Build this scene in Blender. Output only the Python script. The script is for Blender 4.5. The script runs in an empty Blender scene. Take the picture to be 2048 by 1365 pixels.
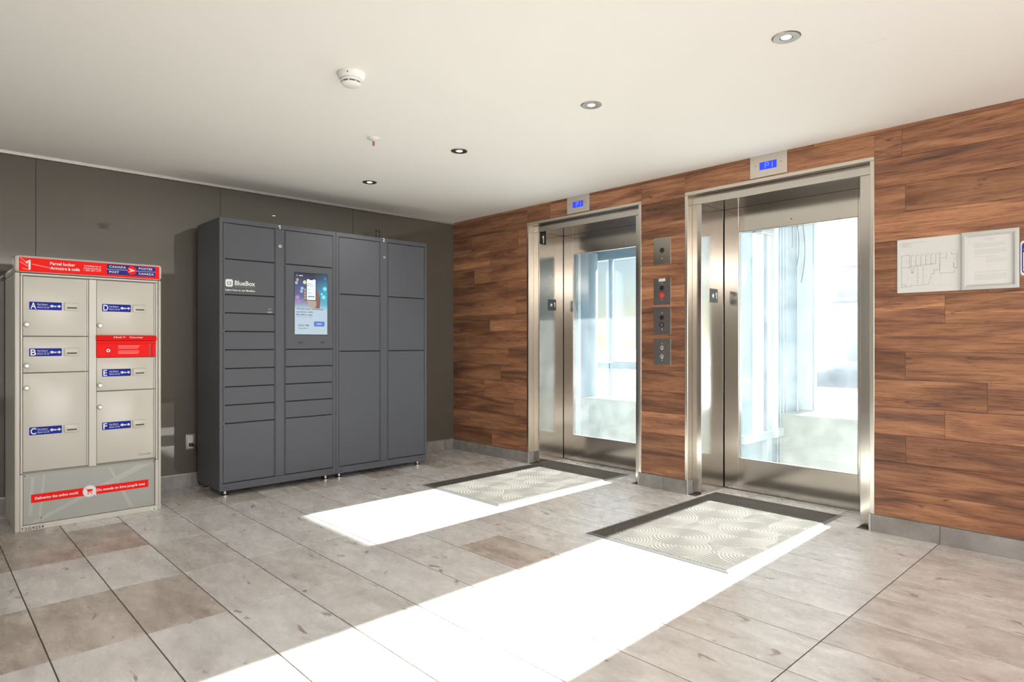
import bpy, bmesh, math, random
from mathutils import Vector, Matrix
random.seed(7)
sc = bpy.context.scene
COL = sc.collection
R = math.radians

# ------------------------------------------------------------------ camera
CX, CY, CH = 5.376, -4.217, 1.14
cam = bpy.data.cameras.new('camera'); camo = bpy.data.objects.new('camera', cam); COL.objects.link(camo)
cam.sensor_width = 36.0; cam.lens = 36.0 * 1271.3 / 2048
cam.shift_y = 1.57 / 2048
cam.clip_start = 0.05; cam.clip_end = 400
camo.location = (CX, CY, CH)
camo.rotation_euler = (R(90), 0, R(136.617 - 90))
sc.camera = camo

# ------------------------------------------------------------------ light
sc.view_settings.view_transform = 'Standard'; sc.view_settings.look = 'None'
sc.view_settings.gamma = 1; sc.view_settings.use_curve_mapping = False
sc.view_settings.exposure = 0.10
world = bpy.data.worlds.new('world'); sc.world = world; world.use_nodes = True
wn = world.node_tree
sky = wn.nodes.new('ShaderNodeTexSky'); sky.sky_type = 'NISHITA'; sky.sun_disc = False
sky.sun_elevation = R(26.3); sky.sun_rotation = 0; sky.air_density = 1.0; sky.dust_density = 1.5; sky.altitude = 1000
wn.links.new(sky.outputs[0], wn.nodes['Background'].inputs[0]); wn.nodes['Background'].inputs[1].default_value = 0.10

def add_light(name, typ, loc, direction, energy, color=(1, 1, 1), **kw):
    l = bpy.data.lights.new(name, typ); o = bpy.data.objects.new(name, l); COL.objects.link(o)
    o.location = loc; o.rotation_euler = Vector(direction).to_track_quat('-Z', 'Y').to_euler()
    l.energy = energy; l.color = color
    for k, v in kw.items(): setattr(l, k, v)
    return o
add_light('sun', 'SUN', (3, 12, 8), (.025, -1, -.495), 56, (1, .96, .9), angle=R(.75))
# daylight through the entrance glazing to the right of the camera
add_light('entrance_daylight', 'AREA', (7.92, -2.75, 1.25), (-1, 0, 0), 128, (1, .98, .96), shape='RECTANGLE', size=3.4, size_y=2.1)
add_light('lobby_fill', 'AREA', (4.4, -7.9, 1.3), (0, 1, .1), 3, (1, .96, .9), shape='RECTANGLE', size=5.0, size_y=2.0)  # weak fill added behind the camera, no known source there

add_light('ceiling_fill', 'AREA', (5.6, -5.0, 2.40), (-.35, .1, -1), 80, (1, .95, .89), shape='RECTANGLE', size=2.4, size_y=1.0)  # soft overhead fill added to brighten floor and ceiling, no known fixture

# ------------------------------------------------------------------ materials
def nmat(name):
    m = bpy.data.materials.new(name); m.use_nodes = True
    nt = m.node_tree; b = nt.nodes['Principled BSDF']
    return m, nt, b
def N(nt, typ, **kw):
    n = nt.nodes.new(typ)
    for k, v in kw.items():
        if isinstance(k, str) and hasattr(n, k): setattr(n, k, v)
    return n
def L(nt, a, b): nt.links.new(a, b)
def pbr(name, col, rough=.5, metal=0, spec=.5, emit=None, estr=0, coat=0, noise=0, nscale=6):
    m, nt, b = nmat(name)
    b.inputs['Base Color'].default_value = (*col, 1); b.inputs['Roughness'].default_value = rough
    b.inputs['Metallic'].default_value = metal; b.inputs['Specular IOR Level'].default_value = spec
    b.inputs['Coat Weight'].default_value = coat; b.inputs['Coat Roughness'].default_value = .05
    if emit: b.inputs['Emission Color'].default_value = (*emit, 1); b.inputs['Emission Strength'].default_value = estr
    if noise:
        tc = N(nt, 'ShaderNodeTexCoord'); n = N(nt, 'ShaderNodeTexNoise'); n.inputs['Scale'].default_value = nscale; n.inputs['Detail'].default_value = 4
        L(nt, tc.outputs['Object'], n.inputs['Vector'])
        mx = N(nt, 'ShaderNodeMix', data_type='RGBA'); mx.blend_type = 'MULTIPLY'
        cr = N(nt, 'ShaderNodeValToRGB'); cr.color_ramp.elements[0].color = (1 - noise,) * 3 + (1,); cr.color_ramp.elements[1].color = (1 + noise * .3,) * 3 + (1,)
        L(nt, n.outputs['Fac'], cr.inputs[0]); mx.inputs[0].default_value = 1
        mx.inputs[6].default_value = (*col, 1); L(nt, cr.outputs[0], mx.inputs[7]); L(nt, mx.outputs[2], b.inputs['Base Color'])
    return m

def steel(name, col=(.63, .59, .545), rough=.15, stretch=(90, 90, 1.5)):
    m, nt, b = nmat(name)
    b.inputs['Metallic'].default_value = 1
    tc = N(nt, 'ShaderNodeTexCoord'); mp = N(nt, 'ShaderNodeMapping'); mp.inputs['Scale'].default_value = stretch
    n = N(nt, 'ShaderNodeTexNoise'); n.inputs['Scale'].default_value = 6; n.inputs['Detail'].default_value = 3
    L(nt, tc.outputs['Object'], mp.inputs[0]); L(nt, mp.outputs[0], n.inputs['Vector'])
    r = N(nt, 'ShaderNodeMapRange'); r.inputs[3].default_value = rough - .03; r.inputs[4].default_value = rough + .04
    L(nt, n.outputs['Fac'], r.inputs[0]); L(nt, r.outputs[0], b.inputs['Roughness'])
    c = N(nt, 'ShaderNodeMapRange'); c.inputs[3].default_value = .93; c.inputs[4].default_value = 1.05
    L(nt, n.outputs['Fac'], c.inputs[0])
    mx = N(nt, 'ShaderNodeMix', data_type='RGBA'); mx.blend_type = 'MULTIPLY'; mx.inputs[0].default_value = 1
    mx.inputs[6].default_value = (*col, 1); L(nt, c.outputs[0], mx.inputs[7]); L(nt, mx.outputs[2], b.inputs['Base Color'])
    bp = N(nt, 'ShaderNodeBump'); bp.inputs['Strength'].default_value = .04; bp.inputs['Distance'].default_value = .002
    L(nt, n.outputs['Fac'], bp.inputs['Height']); L(nt, bp.outputs[0], b.inputs['Normal'])
    return m

def glass(name, dirt=.05, tint=(.93, .97, .97)):
    m, nt, b = nmat(name); nt.nodes.remove(b)
    out = nt.nodes['Material Output']
    tr = N(nt, 'ShaderNodeBsdfTransparent'); tr.inputs[0].default_value = (*tint, 1)
    gl = N(nt, 'ShaderNodeBsdfGlossy'); gl.inputs['Roughness'].default_value = .02
    fr = N(nt, 'ShaderNodeFresnel'); fr.inputs[0].default_value = 1.45
    m1 = N(nt, 'ShaderNodeMixShader'); L(nt, fr.outputs[0], m1.inputs[0]); L(nt, tr.outputs[0], m1.inputs[1]); L(nt, gl.outputs[0], m1.inputs[2])
    df = N(nt, 'ShaderNodeBsdfTranslucent'); df.inputs[0].default_value = (.9, .95, .97, 1)
    tc = N(nt, 'ShaderNodeTexCoord'); n = N(nt, 'ShaderNodeTexNoise'); n.inputs['Scale'].default_value = 5; n.inputs['Detail'].default_value = 9; n.inputs['Roughness'].default_value = .7
    L(nt, tc.outputs['Object'], n.inputs['Vector'])
    r = N(nt, 'ShaderNodeMapRange'); r.inputs[1].default_value = .35; r.inputs[2].default_value = .75; r.inputs[3].default_value = dirt * .5; r.inputs[4].default_value = dirt * 1.8
    L(nt, n.outputs['Fac'], r.inputs[0])
    m2 = N(nt, 'ShaderNodeMixShader'); L(nt, r.outputs[0], m2.inputs[0]); L(nt, m1.outputs[0], m2.inputs[1]); L(nt, df.outputs[0], m2.inputs[2])
    L(nt, m2.outputs[0], out.inputs[0])
    return m

def wood_mat():
    m, nt, b = nmat('wood_plank')
    tc = N(nt, 'ShaderNodeTexCoord'); oi = N(nt, 'ShaderNodeObjectInfo')
    off = N(nt, 'ShaderNodeVectorMath', operation='SCALE'); L(nt, oi.outputs['Location'], off.inputs[0]); off.inputs['Scale'].default_value = 3.7
    ml = N(nt, 'ShaderNodeMath', operation='MULTIPLY'); ml.inputs[1].default_value = 37; L(nt, oi.outputs['Random'], ml.inputs[0])
    cx = N(nt, 'ShaderNodeCombineXYZ'); L(nt, ml.outputs[0], cx.inputs[0]); L(nt, ml.outputs[0], cx.inputs[1])
    add = N(nt, 'ShaderNodeVectorMath', operation='ADD'); L(nt, tc.outputs['Object'], add.inputs[0]); L(nt, cx.outputs[0], add.inputs[1])
    def noise(scale, sx, sz, det=5, rough=.6, dist=0):
        mp = N(nt, 'ShaderNodeMapping'); mp.inputs['Scale'].default_value = (sx, 1, sz); L(nt, add.outputs[0], mp.inputs[0])
        n = N(nt, 'ShaderNodeTexNoise'); n.inputs['Scale'].default_value = scale; n.inputs['Detail'].default_value = det
        n.inputs['Roughness'].default_value = rough; n.inputs['Distortion'].default_value = dist
        L(nt, mp.outputs[0], n.inputs['Vector']); return n
    big = noise(1.8, .7, 7, 4, .5, .9)
    fine = noise(7, 1.0, 26, 8, .7, .5)
    knot = noise(4.5, 1.0, 5.5, 4, .55, 1.2)
    saw = noise(60, 4, .25, 2, .5)
    cr = N(nt, 'ShaderNodeValToRGB'); e = cr.color_ramp.elements
    e[0].position = .26; e[0].color = (.13, .066, .046, 1); e[1].position = .78; e[1].color = (.52, .27, .145, 1)
    a = e.new(.44); a.color = (.26, .118, .067, 1); a = e.new(.56); a.color = (.37, .175, .093, 1)
    L(nt, big.outputs['Fac'], cr.inputs[0])
    cr2 = N(nt, 'ShaderNodeValToRGB'); e = cr2.color_ramp.elements
    e[0].position = .38; e[0].color = (.50, .45, .43, 1); e[1].position = .53; e[1].color = (1.08, 1.06, 1.04, 1)
    L(nt, fine.outputs['Fac'], cr2.inputs[0])
    m1 = N(nt, 'ShaderNodeMix', data_type='RGBA'); m1.blend_type = 'MULTIPLY'; m1.inputs[0].default_value = .8
    L(nt, cr.outputs[0], m1.inputs[6]); L(nt, cr2.outputs[0], m1.inputs[7])
    cr3 = N(nt, 'ShaderNodeValToRGB'); e = cr3.color_ramp.elements
    e[0].position = .635; e[0].color = (0, 0, 0, 1); e[1].position = .76; e[1].color = (.85, .85, .85, 1)
    L(nt, knot.outputs['Fac'], cr3.inputs[0])
    m2 = N(nt, 'ShaderNodeMix', data_type='RGBA'); L(nt, cr3.outputs[0], m2.inputs[0]); L(nt, m1.outputs[2], m2.inputs[6]); m2.inputs[7].default_value = (.06, .035, .032, 1)
    # board to board tone
    mr = N(nt, 'ShaderNodeMapRange'); mr.inputs[3].default_value = .74; mr.inputs[4].default_value = 1.26; L(nt, oi.outputs['Random'], mr.inputs[0])
    m3 = N(nt, 'ShaderNodeMix', data_type='RGBA'); m3.blend_type = 'MULTIPLY'; m3.inputs[0].default_value = 1; L(nt, m2.outputs[2], m3.inputs[6]); L(nt, mr.outputs[0], m3.inputs[7])
    L(nt, m3.outputs[2], b.inputs['Base Color'])
    b.inputs['Roughness'].default_value = .42; b.inputs['Specular IOR Level'].default_value = .35
    ad = N(nt, 'ShaderNodeMath', operation='ADD'); L(nt, fine.outputs['Fac'], ad.inputs[0]); L(nt, saw.outputs['Fac'], ad.inputs[1])
    bp = N(nt, 'ShaderNodeBump'); bp.inputs['Strength'].default_value = .25; bp.inputs['Distance'].default_value = .002
    L(nt, ad.outputs[0], bp.inputs['Height']); L(nt, bp.outputs[0], b.inputs['Normal'])
    return m

def tile_mat(name='stone_tile', gain=1.0):
    # object colour: red channel = amount of brown in this tile
    m, nt, b = nmat(name)
    tc = N(nt, 'ShaderNodeTexCoord'); oi = N(nt, 'ShaderNodeObjectInfo')
    ml = N(nt, 'ShaderNodeMath', operation='MULTIPLY'); ml.inputs[1].default_value = 53; L(nt, oi.outputs['Random'], ml.inputs[0])
    cx = N(nt, 'ShaderNodeCombineXYZ'); L(nt, ml.outputs[0], cx.inputs[0]); L(nt, ml.outputs[0], cx.inputs[2])
    add = N(nt, 'ShaderNodeVectorMath', operation='ADD'); L(nt, tc.outputs['Object'], add.inputs[0]); L(nt, cx.outputs[0], add.inputs[1])
    def noise(scale, sx, sy, det=6, rough=.6, dist=0):
        mp = N(nt, 'ShaderNodeMapping'); mp.inputs['Scale'].default_value = (sx, sy, 1); L(nt, add.outputs[0], mp.inputs[0])
        n = N(nt, 'ShaderNodeTexNoise'); n.inputs['Scale'].default_value = scale; n.inputs['Detail'].default_value = det
        n.inputs['Roughness'].default_value = rough; n.inputs['Distortion'].default_value = dist
        L(nt, mp.outputs[0], n.inputs['Vector']); return n
    bl = noise(5, .8, 1.6, 7, .62, .4); st = noise(9, 1.0, 2.4, 8, .65); pit = noise(11, .8, 1.7, 2, .4, .8)
    sep = N(nt, 'ShaderNodeSeparateColor'); L(nt, oi.outputs['Color'], sep.inputs[0])
    g = gain
    lo = N(nt, 'ShaderNodeMix', data_type='RGBA'); lo.inputs[6].default_value = (.56 * g, .542 * g, .53 * g, 1); lo.inputs[7].default_value = (.30 * g, .235 * g, .19 * g, 1); L(nt, sep.outputs[0], lo.inputs[0])
    hi = N(nt, 'ShaderNodeMix', data_type='RGBA'); hi.inputs[6].default_value = (.73 * g, .715 * g, .70 * g, 1); hi.inputs[7].default_value = (.56 * g, .50 * g, .45 * g, 1); L(nt, sep.outputs[0], hi.inputs[0])
    mr = N(nt, 'ShaderNodeMapRange'); mr.inputs[1].default_value = .34; mr.inputs[2].default_value = .66; L(nt, bl.outputs['Fac'], mr.inputs[0])
    mx = N(nt, 'ShaderNodeMix', data_type='RGBA'); L(nt, mr.outputs[0], mx.inputs[0]); L(nt, lo.outputs[2], mx.inputs[6]); L(nt, hi.outputs[2], mx.inputs[7])
    cr = N(nt, 'ShaderNodeValToRGB'); e = cr.color_ramp.elements; e[0].position = .34; e[0].color = (.88, .865, .85, 1); e[1].position = .5; e[1].color = (1.02, 1.02, 1.02, 1)
    L(nt, st.outputs['Fac'], cr.inputs[0])
    m1 = N(nt, 'ShaderNodeMix', data_type='RGBA'); m1.blend_type = 'MULTIPLY'; m1.inputs[0].default_value = .5; L(nt, mx.outputs[2], m1.inputs[6]); L(nt, cr.outputs[0], m1.inputs[7])
    cr3 = N(nt, 'ShaderNodeValToRGB'); e = cr3.color_ramp.elements; e[0].position = .69; e[0].color = (0, 0, 0, 1); e[1].position = .75; e[1].color = (.75, .75, .75, 1)
    L(nt, pit.outputs['Fac'], cr3.inputs[0])
    m2 = N(nt, 'ShaderNodeMix', data_type='RGBA'); L(nt, cr3.outputs[0], m2.inputs[0]); L(nt, m1.outputs[2], m2.inputs[6]); m2.inputs[7].default_value = (.22, .15, .09, 1)
    L(nt, m2.outputs[2], b.inputs['Base Color'])
    r = N(nt, 'ShaderNodeMapRange'); r.inputs[1].default_value = .3; r.inputs[2].default_value = .7; r.inputs[3].default_value = .36; r.inputs[4].default_value = .19
    L(nt, st.outputs['Fac'], r.inputs[0]); L(nt, r.outputs[0], b.inputs['Roughness'])
    b.inputs['Specular IOR Level'].default_value = .5
    bp = N(nt, 'ShaderNodeBump'); bp.inputs['Strength'].default_value = .12; bp.inputs['Distance'].default_value = .003
    L(nt, st.outputs['Fac'], bp.inputs['Height']); L(nt, bp.outputs[0], b.inputs['Normal'])
    return m

def screen_mat():
    # lit advertising screen: dark violet at the top fading to turquoise right and pale blue below
    m, nt, b = nmat('lit_screen')
    tc = N(nt, 'ShaderNodeTexCoord'); sp = N(nt, 'ShaderNodeSeparateXYZ'); L(nt, tc.outputs['Generated'], sp.inputs[0])
    cr = N(nt, 'ShaderNodeValToRGB'); e = cr.color_ramp.elements
    e[0].position = 0; e[0].color = (.56, .70, .80, 1); e[1].position = 1; e[1].color = (.03, .035, .06, 1)
    for p, c in [(.40, (.55, .68, .80)), (.50, (.30, .36, .52)), (.62, (.13, .17, .34)), (.85, (.08, .10, .20))]:
        a = e.new(p); a.color = (*c, 1)
    L(nt, sp.outputs[2], cr.inputs[0])
    cr2 = N(nt, 'ShaderNodeValToRGB'); e = cr2.color_ramp.elements
    e[0].position = 0; e[0].color = (.56, .70, .80, 1); e[1].position = 1; e[1].color = (.04, .10, .16, 1)
    for p, c in [(.40, (.50, .68, .80)), (.50, (.10, .52, .68)), (.75, (.05, .42, .60)), (.9, (.05, .16, .26))]:
        a = e.new(p); a.color = (*c, 1)
    L(nt, sp.outputs[2], cr2.inputs[0])
    rr = N(nt, 'ShaderNodeMapRange'); rr.inputs[1].default_value = .55; rr.inputs[2].default_value = .95; L(nt, sp.outputs[1], rr.inputs[0])
    mx = N(nt, 'ShaderNodeMix', data_type='RGBA'); L(nt, rr.outputs[0], mx.inputs[0]); L(nt, cr.outputs[0], mx.inputs[6]); L(nt, cr2.outputs[0], mx.inputs[7])
    b.inputs['Base Color'].default_value = (.01, .01, .01, 1); b.inputs['Roughness'].default_value = .12
    L(nt, mx.outputs[2], b.inputs['Emission Color']); b.inputs['Emission Strength'].default_value = .85
    return m

M = {}
M['ceil'] = pbr('ceiling_paint', (.83, .80, .755), .85, spec=.2)
M['plaster'] = pbr('wall_paint', (.70, .67, .62), .8, spec=.2)
M['grey_panel'] = pbr('grey_gloss_panel', (.112, .101, .082), .012, spec=1.0)
M['alu'] = pbr('satin_aluminium', (.62, .60, .57), .35, metal=.85)
M['steel'] = steel('brushed_steel')
M['steel_l'] = steel('brushed_steel_trim', (.76, .70, .62), .24)
M['steel_d'] = steel('dark_steel_plate', (.34, .33, .325), .34)
M['wood'] = wood_mat()
M['tile'] = tile_mat()
M['skirt'] = tile_mat('skirting_tile', .56)
M['grout'] = pbr('grout', (.085, .065, .05), .9)
M['locker'] = pbr('charcoal_powder_coat', (.102, .107, .122), .42, spec=.22)
M['locker_in'] = pbr('locker_shadow_gap', (.02, .02, .022), .7)
M['white'] = pbr('white_lettering', (.82, .84, .84), .5)
M['print_grey'] = pbr('grey_lettering', (.30, .31, .31), .5)
M['box'] = pbr('beige_enamel', (.60, .575, .515), .26, spec=.5)
M['box_in'] = pbr('beige_shadow', (.30, .285, .25), .7)
M['box_panel'] = pbr('grey_green_graphic', (.36, .37, .335), .22, spec=.5)
M['box_panel_l'] = pbr('pale_graphic_streak', (.42, .43, .395), .22, spec=.5)
M['red'] = pbr('post_red', (.93, .012, .010), .55, spec=.15)
M['red_d'] = pbr('red_recess', (.55, .012, .012), .45)
M['pale_red'] = pbr('pale_red_streak', (.88, .12, .10), .4)
M['small_red'] = pbr('pink_small_print', (.88, .50, .48), .5)
M['navy'] = pbr('post_navy', (.022, .028, .23), .5, spec=.15)
M['blue'] = pbr('label_blue', (.006, .020, .33), .5, spec=.15)
M['black'] = pbr('black_print', (.012, .012, .012), .5)
M['plate'] = pbr('charcoal_sign_plate', (.075, .078, .08), .55, spec=.25)
M['outlet_steel'] = pbr('satin_outlet_plate', (.36, .335, .30), .5, metal=.5)
M['rubber'] = pbr('black_plastic', (.012, .012, .013), .45)
M['slot'] = pbr('slot_shadow', (.06, .055, .045), .7)
M['chrome'] = pbr('zinc_plated', (.75, .75, .74), .22, metal=1)
M['brass'] = pbr('brushed_lock', (.80, .74, .62), .3, metal=1)
M['led'] = pbr('lamp_diffuser', (1, 1, 1), .4, emit=(1, .90, .78), estr=9)
M['lamp_in'] = pbr('lamp_reflector', (.80, .72, .66), .3, metal=.8)
M['nickel'] = pbr('satin_nickel', (.34, .30, .26), .34, metal=1)
M['whiteplastic'] = pbr('white_plastic', (.76, .75, .72), .4)
M['vent'] = pbr('dark_vent', (.10, .10, .09), .6)
M['orange'] = pbr('copper_frame', (.60, .22, .12), .35, metal=.6)
M['lcd'] = pbr('blue_lcd', (.01, .02, .3), .3, emit=(.02, .06, .95), estr=.85)
M['lcd_txt'] = pbr('lcd_digits', (.1, .2, .6), .3, emit=(.22, .36, 1.0), estr=1.0)
M['btn_black'] = pbr('black_button', (.03, .015, .012), .25)
M['btn_red'] = pbr('red_key_ring', (.75, .03, .03), .35)
M['paper'] = pbr('white_board', (.70, .685, .67), .5)
M['frame'] = pbr('pale_grey_frame', (.56, .56, .54), .35)
M['ink'] = pbr('plan_ink', (.20, .17, .16), .6)
M['ink_l'] = pbr('faint_ink', (.50, .48, .47), .6)
M['sign_blue'] = pbr('sign_blue', (.005, .03, .42), .35)
M['rubber_edge'] = pbr('mat_rubber_edge', (.16, .162, .16), .28)
M['carpet'] = pbr('mat_carpet', (.108, .096, .086), .95, spec=.15, noise=.35, nscale=160)
M['glass'] = glass('door_glass', .014, (.92, .95, .95))
M['glass_o'] = glass('shaft_glass', .006, (.94, .96, .96))
M['shaft'] = pbr('shaft_blue_grey', (.24, .31, .37), .6)
M['shaft_w'] = pbr('shaft_white_rail', (.64, .69, .71), .45)
M['rail'] = pbr('machined_rail', (.50, .56, .60), .35, metal=.5)
M['concrete'] = pbr('pale_concrete', (.37, .37, .34), .8, noise=.25, nscale=4)
M['snow'] = pbr('snow', (.86, .88, .92), .8, noise=.08, nscale=.6)
M['facade'] = pbr('far_facade', (.80, .82, .88), .8)
M['facade_w'] = pbr('far_facade_trim', (.85, .85, .88), .8)
M['farwin'] = pbr('far_window', (.42, .47, .58), .3)
M['screen'] = screen_mat()
def em(name, c, s=.9): return pbr(name, tuple(x * .2 for x in c), .2, emit=c, estr=s)
M['s_white'] = em('screen_white', (.72, .80, .86)); M['s_dark'] = em('screen_text', (.06, .09, .14)); M['s_btn'] = em('screen_button', (.10, .19, .52))
M['s_skin'] = em('screen_hand', (.20, .12, .09)); M['s_skin2'] = em('screen_palm', (.42, .32, .28)); M['s_phone'] = em('screen_phone_body', (.02, .02, .03))
M['s_o'] = em('screen_bokeh_orange', (.50, .30, .15)); M['s_y'] = em('screen_bokeh_yellow', (.62, .66, .36)); M['s_p'] = em('screen_bokeh_pink', (.42, .20, .50)); M['s_b'] = em('screen_bokeh_blue', (.30, .45, .70)); M['s_c'] = em('screen_bokeh_cyan', (.25, .70, .82)); M['s_g'] = em('screen_grey', (.30, .36, .42))

# ------------------------------------------------------------------ mesh builder
FX = (Vector((0, 1, 0)), Vector((0, 0, 1)), Vector((1, 0, 0)))     # faces +x : right, up, out
FY = (Vector((1, 0, 0)), Vector((0, 0, 1)), Vector((0, -1, 0)))    # faces -y
_tc = {}
def text_mesh(s, bold=0.0, spacing=1.0):
    k = (s, bold, spacing)
    if k not in _tc:
        cu = bpy.data.curves.new('t', 'FONT'); cu.body = s; cu.size = 1; cu.offset = bold; cu.space_character = spacing; cu.resolution_u = 3
        cu.align_x = 'LEFT'
        o = bpy.data.objects.new('t', cu); me = o.to_mesh()
        vs = [v.co.copy() for v in me.vertices]; fs = [list(p.vertices) for p in me.polygons]
        o.to_mesh_clear(); bpy.data.objects.remove(o); bpy.data.curves.remove(cu)
        _tc[k] = (vs, fs)
    return _tc[k]

ONE = [(.30, 0), (.30, .545), (.06, .44), (.06, .555), (.36, .70), (.46, .70), (.46, 0)]
class MB:
    def __init__(s): s.v = []; s.f = []; s.m = []; s.mats = []
    def mi(s, mat):
        if mat not in s.mats: s.mats.append(mat)
        return s.mats.index(mat)
    def raw(s, vs, fs, mat):
        b = len(s.v); i = s.mi(mat); s.v += [Vector(v) for v in vs]; s.f += [[b + k for k in f] for f in fs]; s.m += [i] * len(fs); return s
    def box(s, x0, x1, y0, y1, z0, z1, mat, bev=0, seg=1):
        if bev:
            bm = bmesh.new()
            vs = [bm.verts.new(p) for p in [(x0, y0, z0), (x1, y0, z0), (x1, y1, z0), (x0, y1, z0), (x0, y0, z1), (x1, y0, z1), (x1, y1, z1), (x0, y1, z1)]]
            for f in [(0, 3, 2, 1), (4, 5, 6, 7), (0, 1, 5, 4), (1, 2, 6, 5), (2, 3, 7, 6), (3, 0, 4, 7)]: bm.faces.new([vs[i] for i in f])
            bmesh.ops.bevel(bm, geom=bm.edges[:], offset=bev, segments=seg, affect='EDGES', profile=.5)
            bm.verts.index_update()
            s.raw([v.co.copy() for v in bm.verts], [[v.index for v in f.verts] for f in bm.faces], mat); bm.free(); return s
        return s.raw([(x0, y0, z0), (x1, y0, z0), (x1, y1, z0), (x0, y1, z0), (x0, y0, z1), (x1, y0, z1), (x1, y1, z1), (x0, y1, z1)],
                     [(0, 3, 2, 1), (4, 5, 6, 7), (0, 1, 5, 4), (1, 2, 6, 5), (2, 3, 7, 6), (3, 0, 4, 7)], mat)
    def lathe(s, c, axis, prof, mat, seg=24):
        # prof: list of (radius, along); axis: unit vector
        a = Vector(axis).normalized(); u = a.orthogonal().normalized(); w = a.cross(u); c = Vector(c)
        vs = []; fs = []; n = len(prof)
        for k in range(seg):
            t = 2 * math.pi * k / seg; d = u * math.cos(t) + w * math.sin(t)
            for r, h in prof: vs.append(c + a * h + d * r)
        for k in range(seg):
            k2 = (k + 1) % seg
            for j in range(n - 1): fs.append([k * n + j, k2 * n + j, k2 * n + j + 1, k * n + j + 1])
        if prof[-1][0] > 1e-6: fs.append([k * n + n - 1 for k in range(seg)])
        if prof[0][0] > 1e-6: fs.append([k * n for k in range(seg)][::-1])
        return s.raw(vs, fs, mat)
    def cyl(s, c, axis, r, h, mat, seg=20): return s.lathe(c, axis, [(r, 0), (r, h)], mat, seg)
    def poly(s, org, F, pts, d, mat, side=True):
        # pts in (right, up) metres, extruded outwards from the plane by d
        r, u, n = F; o = Vector(org); k = len(pts)
        a = sum(pts[i][0] * pts[(i + 1) % k][1] - pts[(i + 1) % k][0] * pts[i][1] for i in range(k))
        if a < 0: pts = pts[::-1]
        vs = [o + r * p[0] + u * p[1] for p in pts] + [o + r * p[0] + u * p[1] + n * d for p in pts]
        fs = [list(range(k, 2 * k))]
        if side: fs += [[i, (i + 1) % k, k + (i + 1) % k, k + i] for i in range(k)] + [list(range(k))[::-1]]
        return s.raw(vs, fs, mat)
    def rect(s, org, F, a0, a1, b0, b1, d, mat): return s.poly(org, F, [(a0, b0), (a1, b0), (a1, b1), (a0, b1)], d, mat)
    def rrect(s, org, F, a0, a1, b0, b1, rad, d, mat, n=5):
        pts = []
        for cx, cy, t0 in [(a1 - rad, b0 + rad, -90), (a1 - rad, b1 - rad, 0), (a0 + rad, b1 - rad, 90), (a0 + rad, b0 + rad, 180)]:
            for k in range(n + 1): t = R(t0 + 90 * k / n); pts.append((cx + rad * math.cos(t), cy + rad * math.sin(t)))
        return s.poly(org, F, pts, d, mat)
    def disc(s, org, F, cx, cy, rad, d, mat, n=20, sy=1): return s.poly(org, F, [(cx + rad * math.cos(2 * math.pi * k / n), cy + rad * sy * math.sin(2 * math.pi * k / n)) for k in range(n)], d, mat)
    def line(s, org, F, p, q, w, d, mat):
        p = Vector(p); q = Vector(q); t = (q - p).normalized(); nn = Vector((-t.y, t.x)) * w / 2
        return s.poly(org, F, [tuple(p - nn), tuple(q - nn), tuple(q + nn), tuple(p + nn)], d, mat)
    def text(s, txt, org, F, h, mat, width=None, align='l', bold=0.0, d=.0006, spacing=1.0, shear=0.0):
        # h = height of a capital letter; org = baseline start
        r, u, n = F
        if txt == '1':
            k = h / .70; kx = k if width is None else width / .46
            return s.poly(org, F, [(a * kx, b * k) for a, b in ONE], d, mat)
        vs, fs = text_mesh(txt, bold, spacing)
        x0 = min(v.x for v in vs); x1 = max(v.x for v in vs)
        k = h / .70; kx = k if width is None else width / (x1 - x0)
        ox = -x0 * kx
        if align == 'c': ox -= (x1 - x0) * kx / 2
        if align == 'r': ox -= (x1 - x0) * kx
        o = Vector(org)
        return s.raw([o + r * (v.x * kx + ox + shear * v.y * k) + u * (v.y * k) + n * d for v in vs], fs, mat)
    def tube(s, pts, r, mat, seg=8):
        pts = [Vector(p) for p in pts]; vs = []; fs = []
        for i, p in enumerate(pts):
            t = (pts[min(i + 1, len(pts) - 1)] - pts[max(i - 1, 0)]).normalized()
            u = t.cross(Vector((0.3, .1, .95))).normalized(); w = t.cross(u)
            for k in range(seg):
                a = 2 * math.pi * k / seg; vs.append(p + (u * math.cos(a) + w * math.sin(a)) * r)
        for i in range(len(pts) - 1):
            for k in range(seg): fs.append([i * seg + k, i * seg + (k + 1) % seg, (i + 1) * seg + (k + 1) % seg, (i + 1) * seg + k])
        fs.append(list(range(seg))[::-1]); fs.append([(len(pts) - 1) * seg + k for k in range(seg)])
        return s.raw(vs, fs, mat)
    def build(s, name, parent=None, label=None, cat=None, group=None, kind=None, origin=None, smooth=True):
        lo = [min(v[i] for v in s.v) for i in range(3)]; hi = [max(v[i] for v in s.v) for i in range(3)]
        c = Vector(origin) if origin is not None else Vector([(lo[i] + hi[i]) / 2 for i in range(3)])
        me = bpy.data.meshes.new(name); me.from_pydata([v - c for v in s.v], [], s.f)
        for m in s.mats: me.materials.append(m)
        me.polygons.foreach_set('material_index', s.m)
        if smooth:
            me.polygons.foreach_set('use_smooth', [True] * len(me.polygons)); me.set_sharp_from_angle(angle=R(32))
        me.update()
        return link(name, me, c, parent, label, cat, group, kind)

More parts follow.
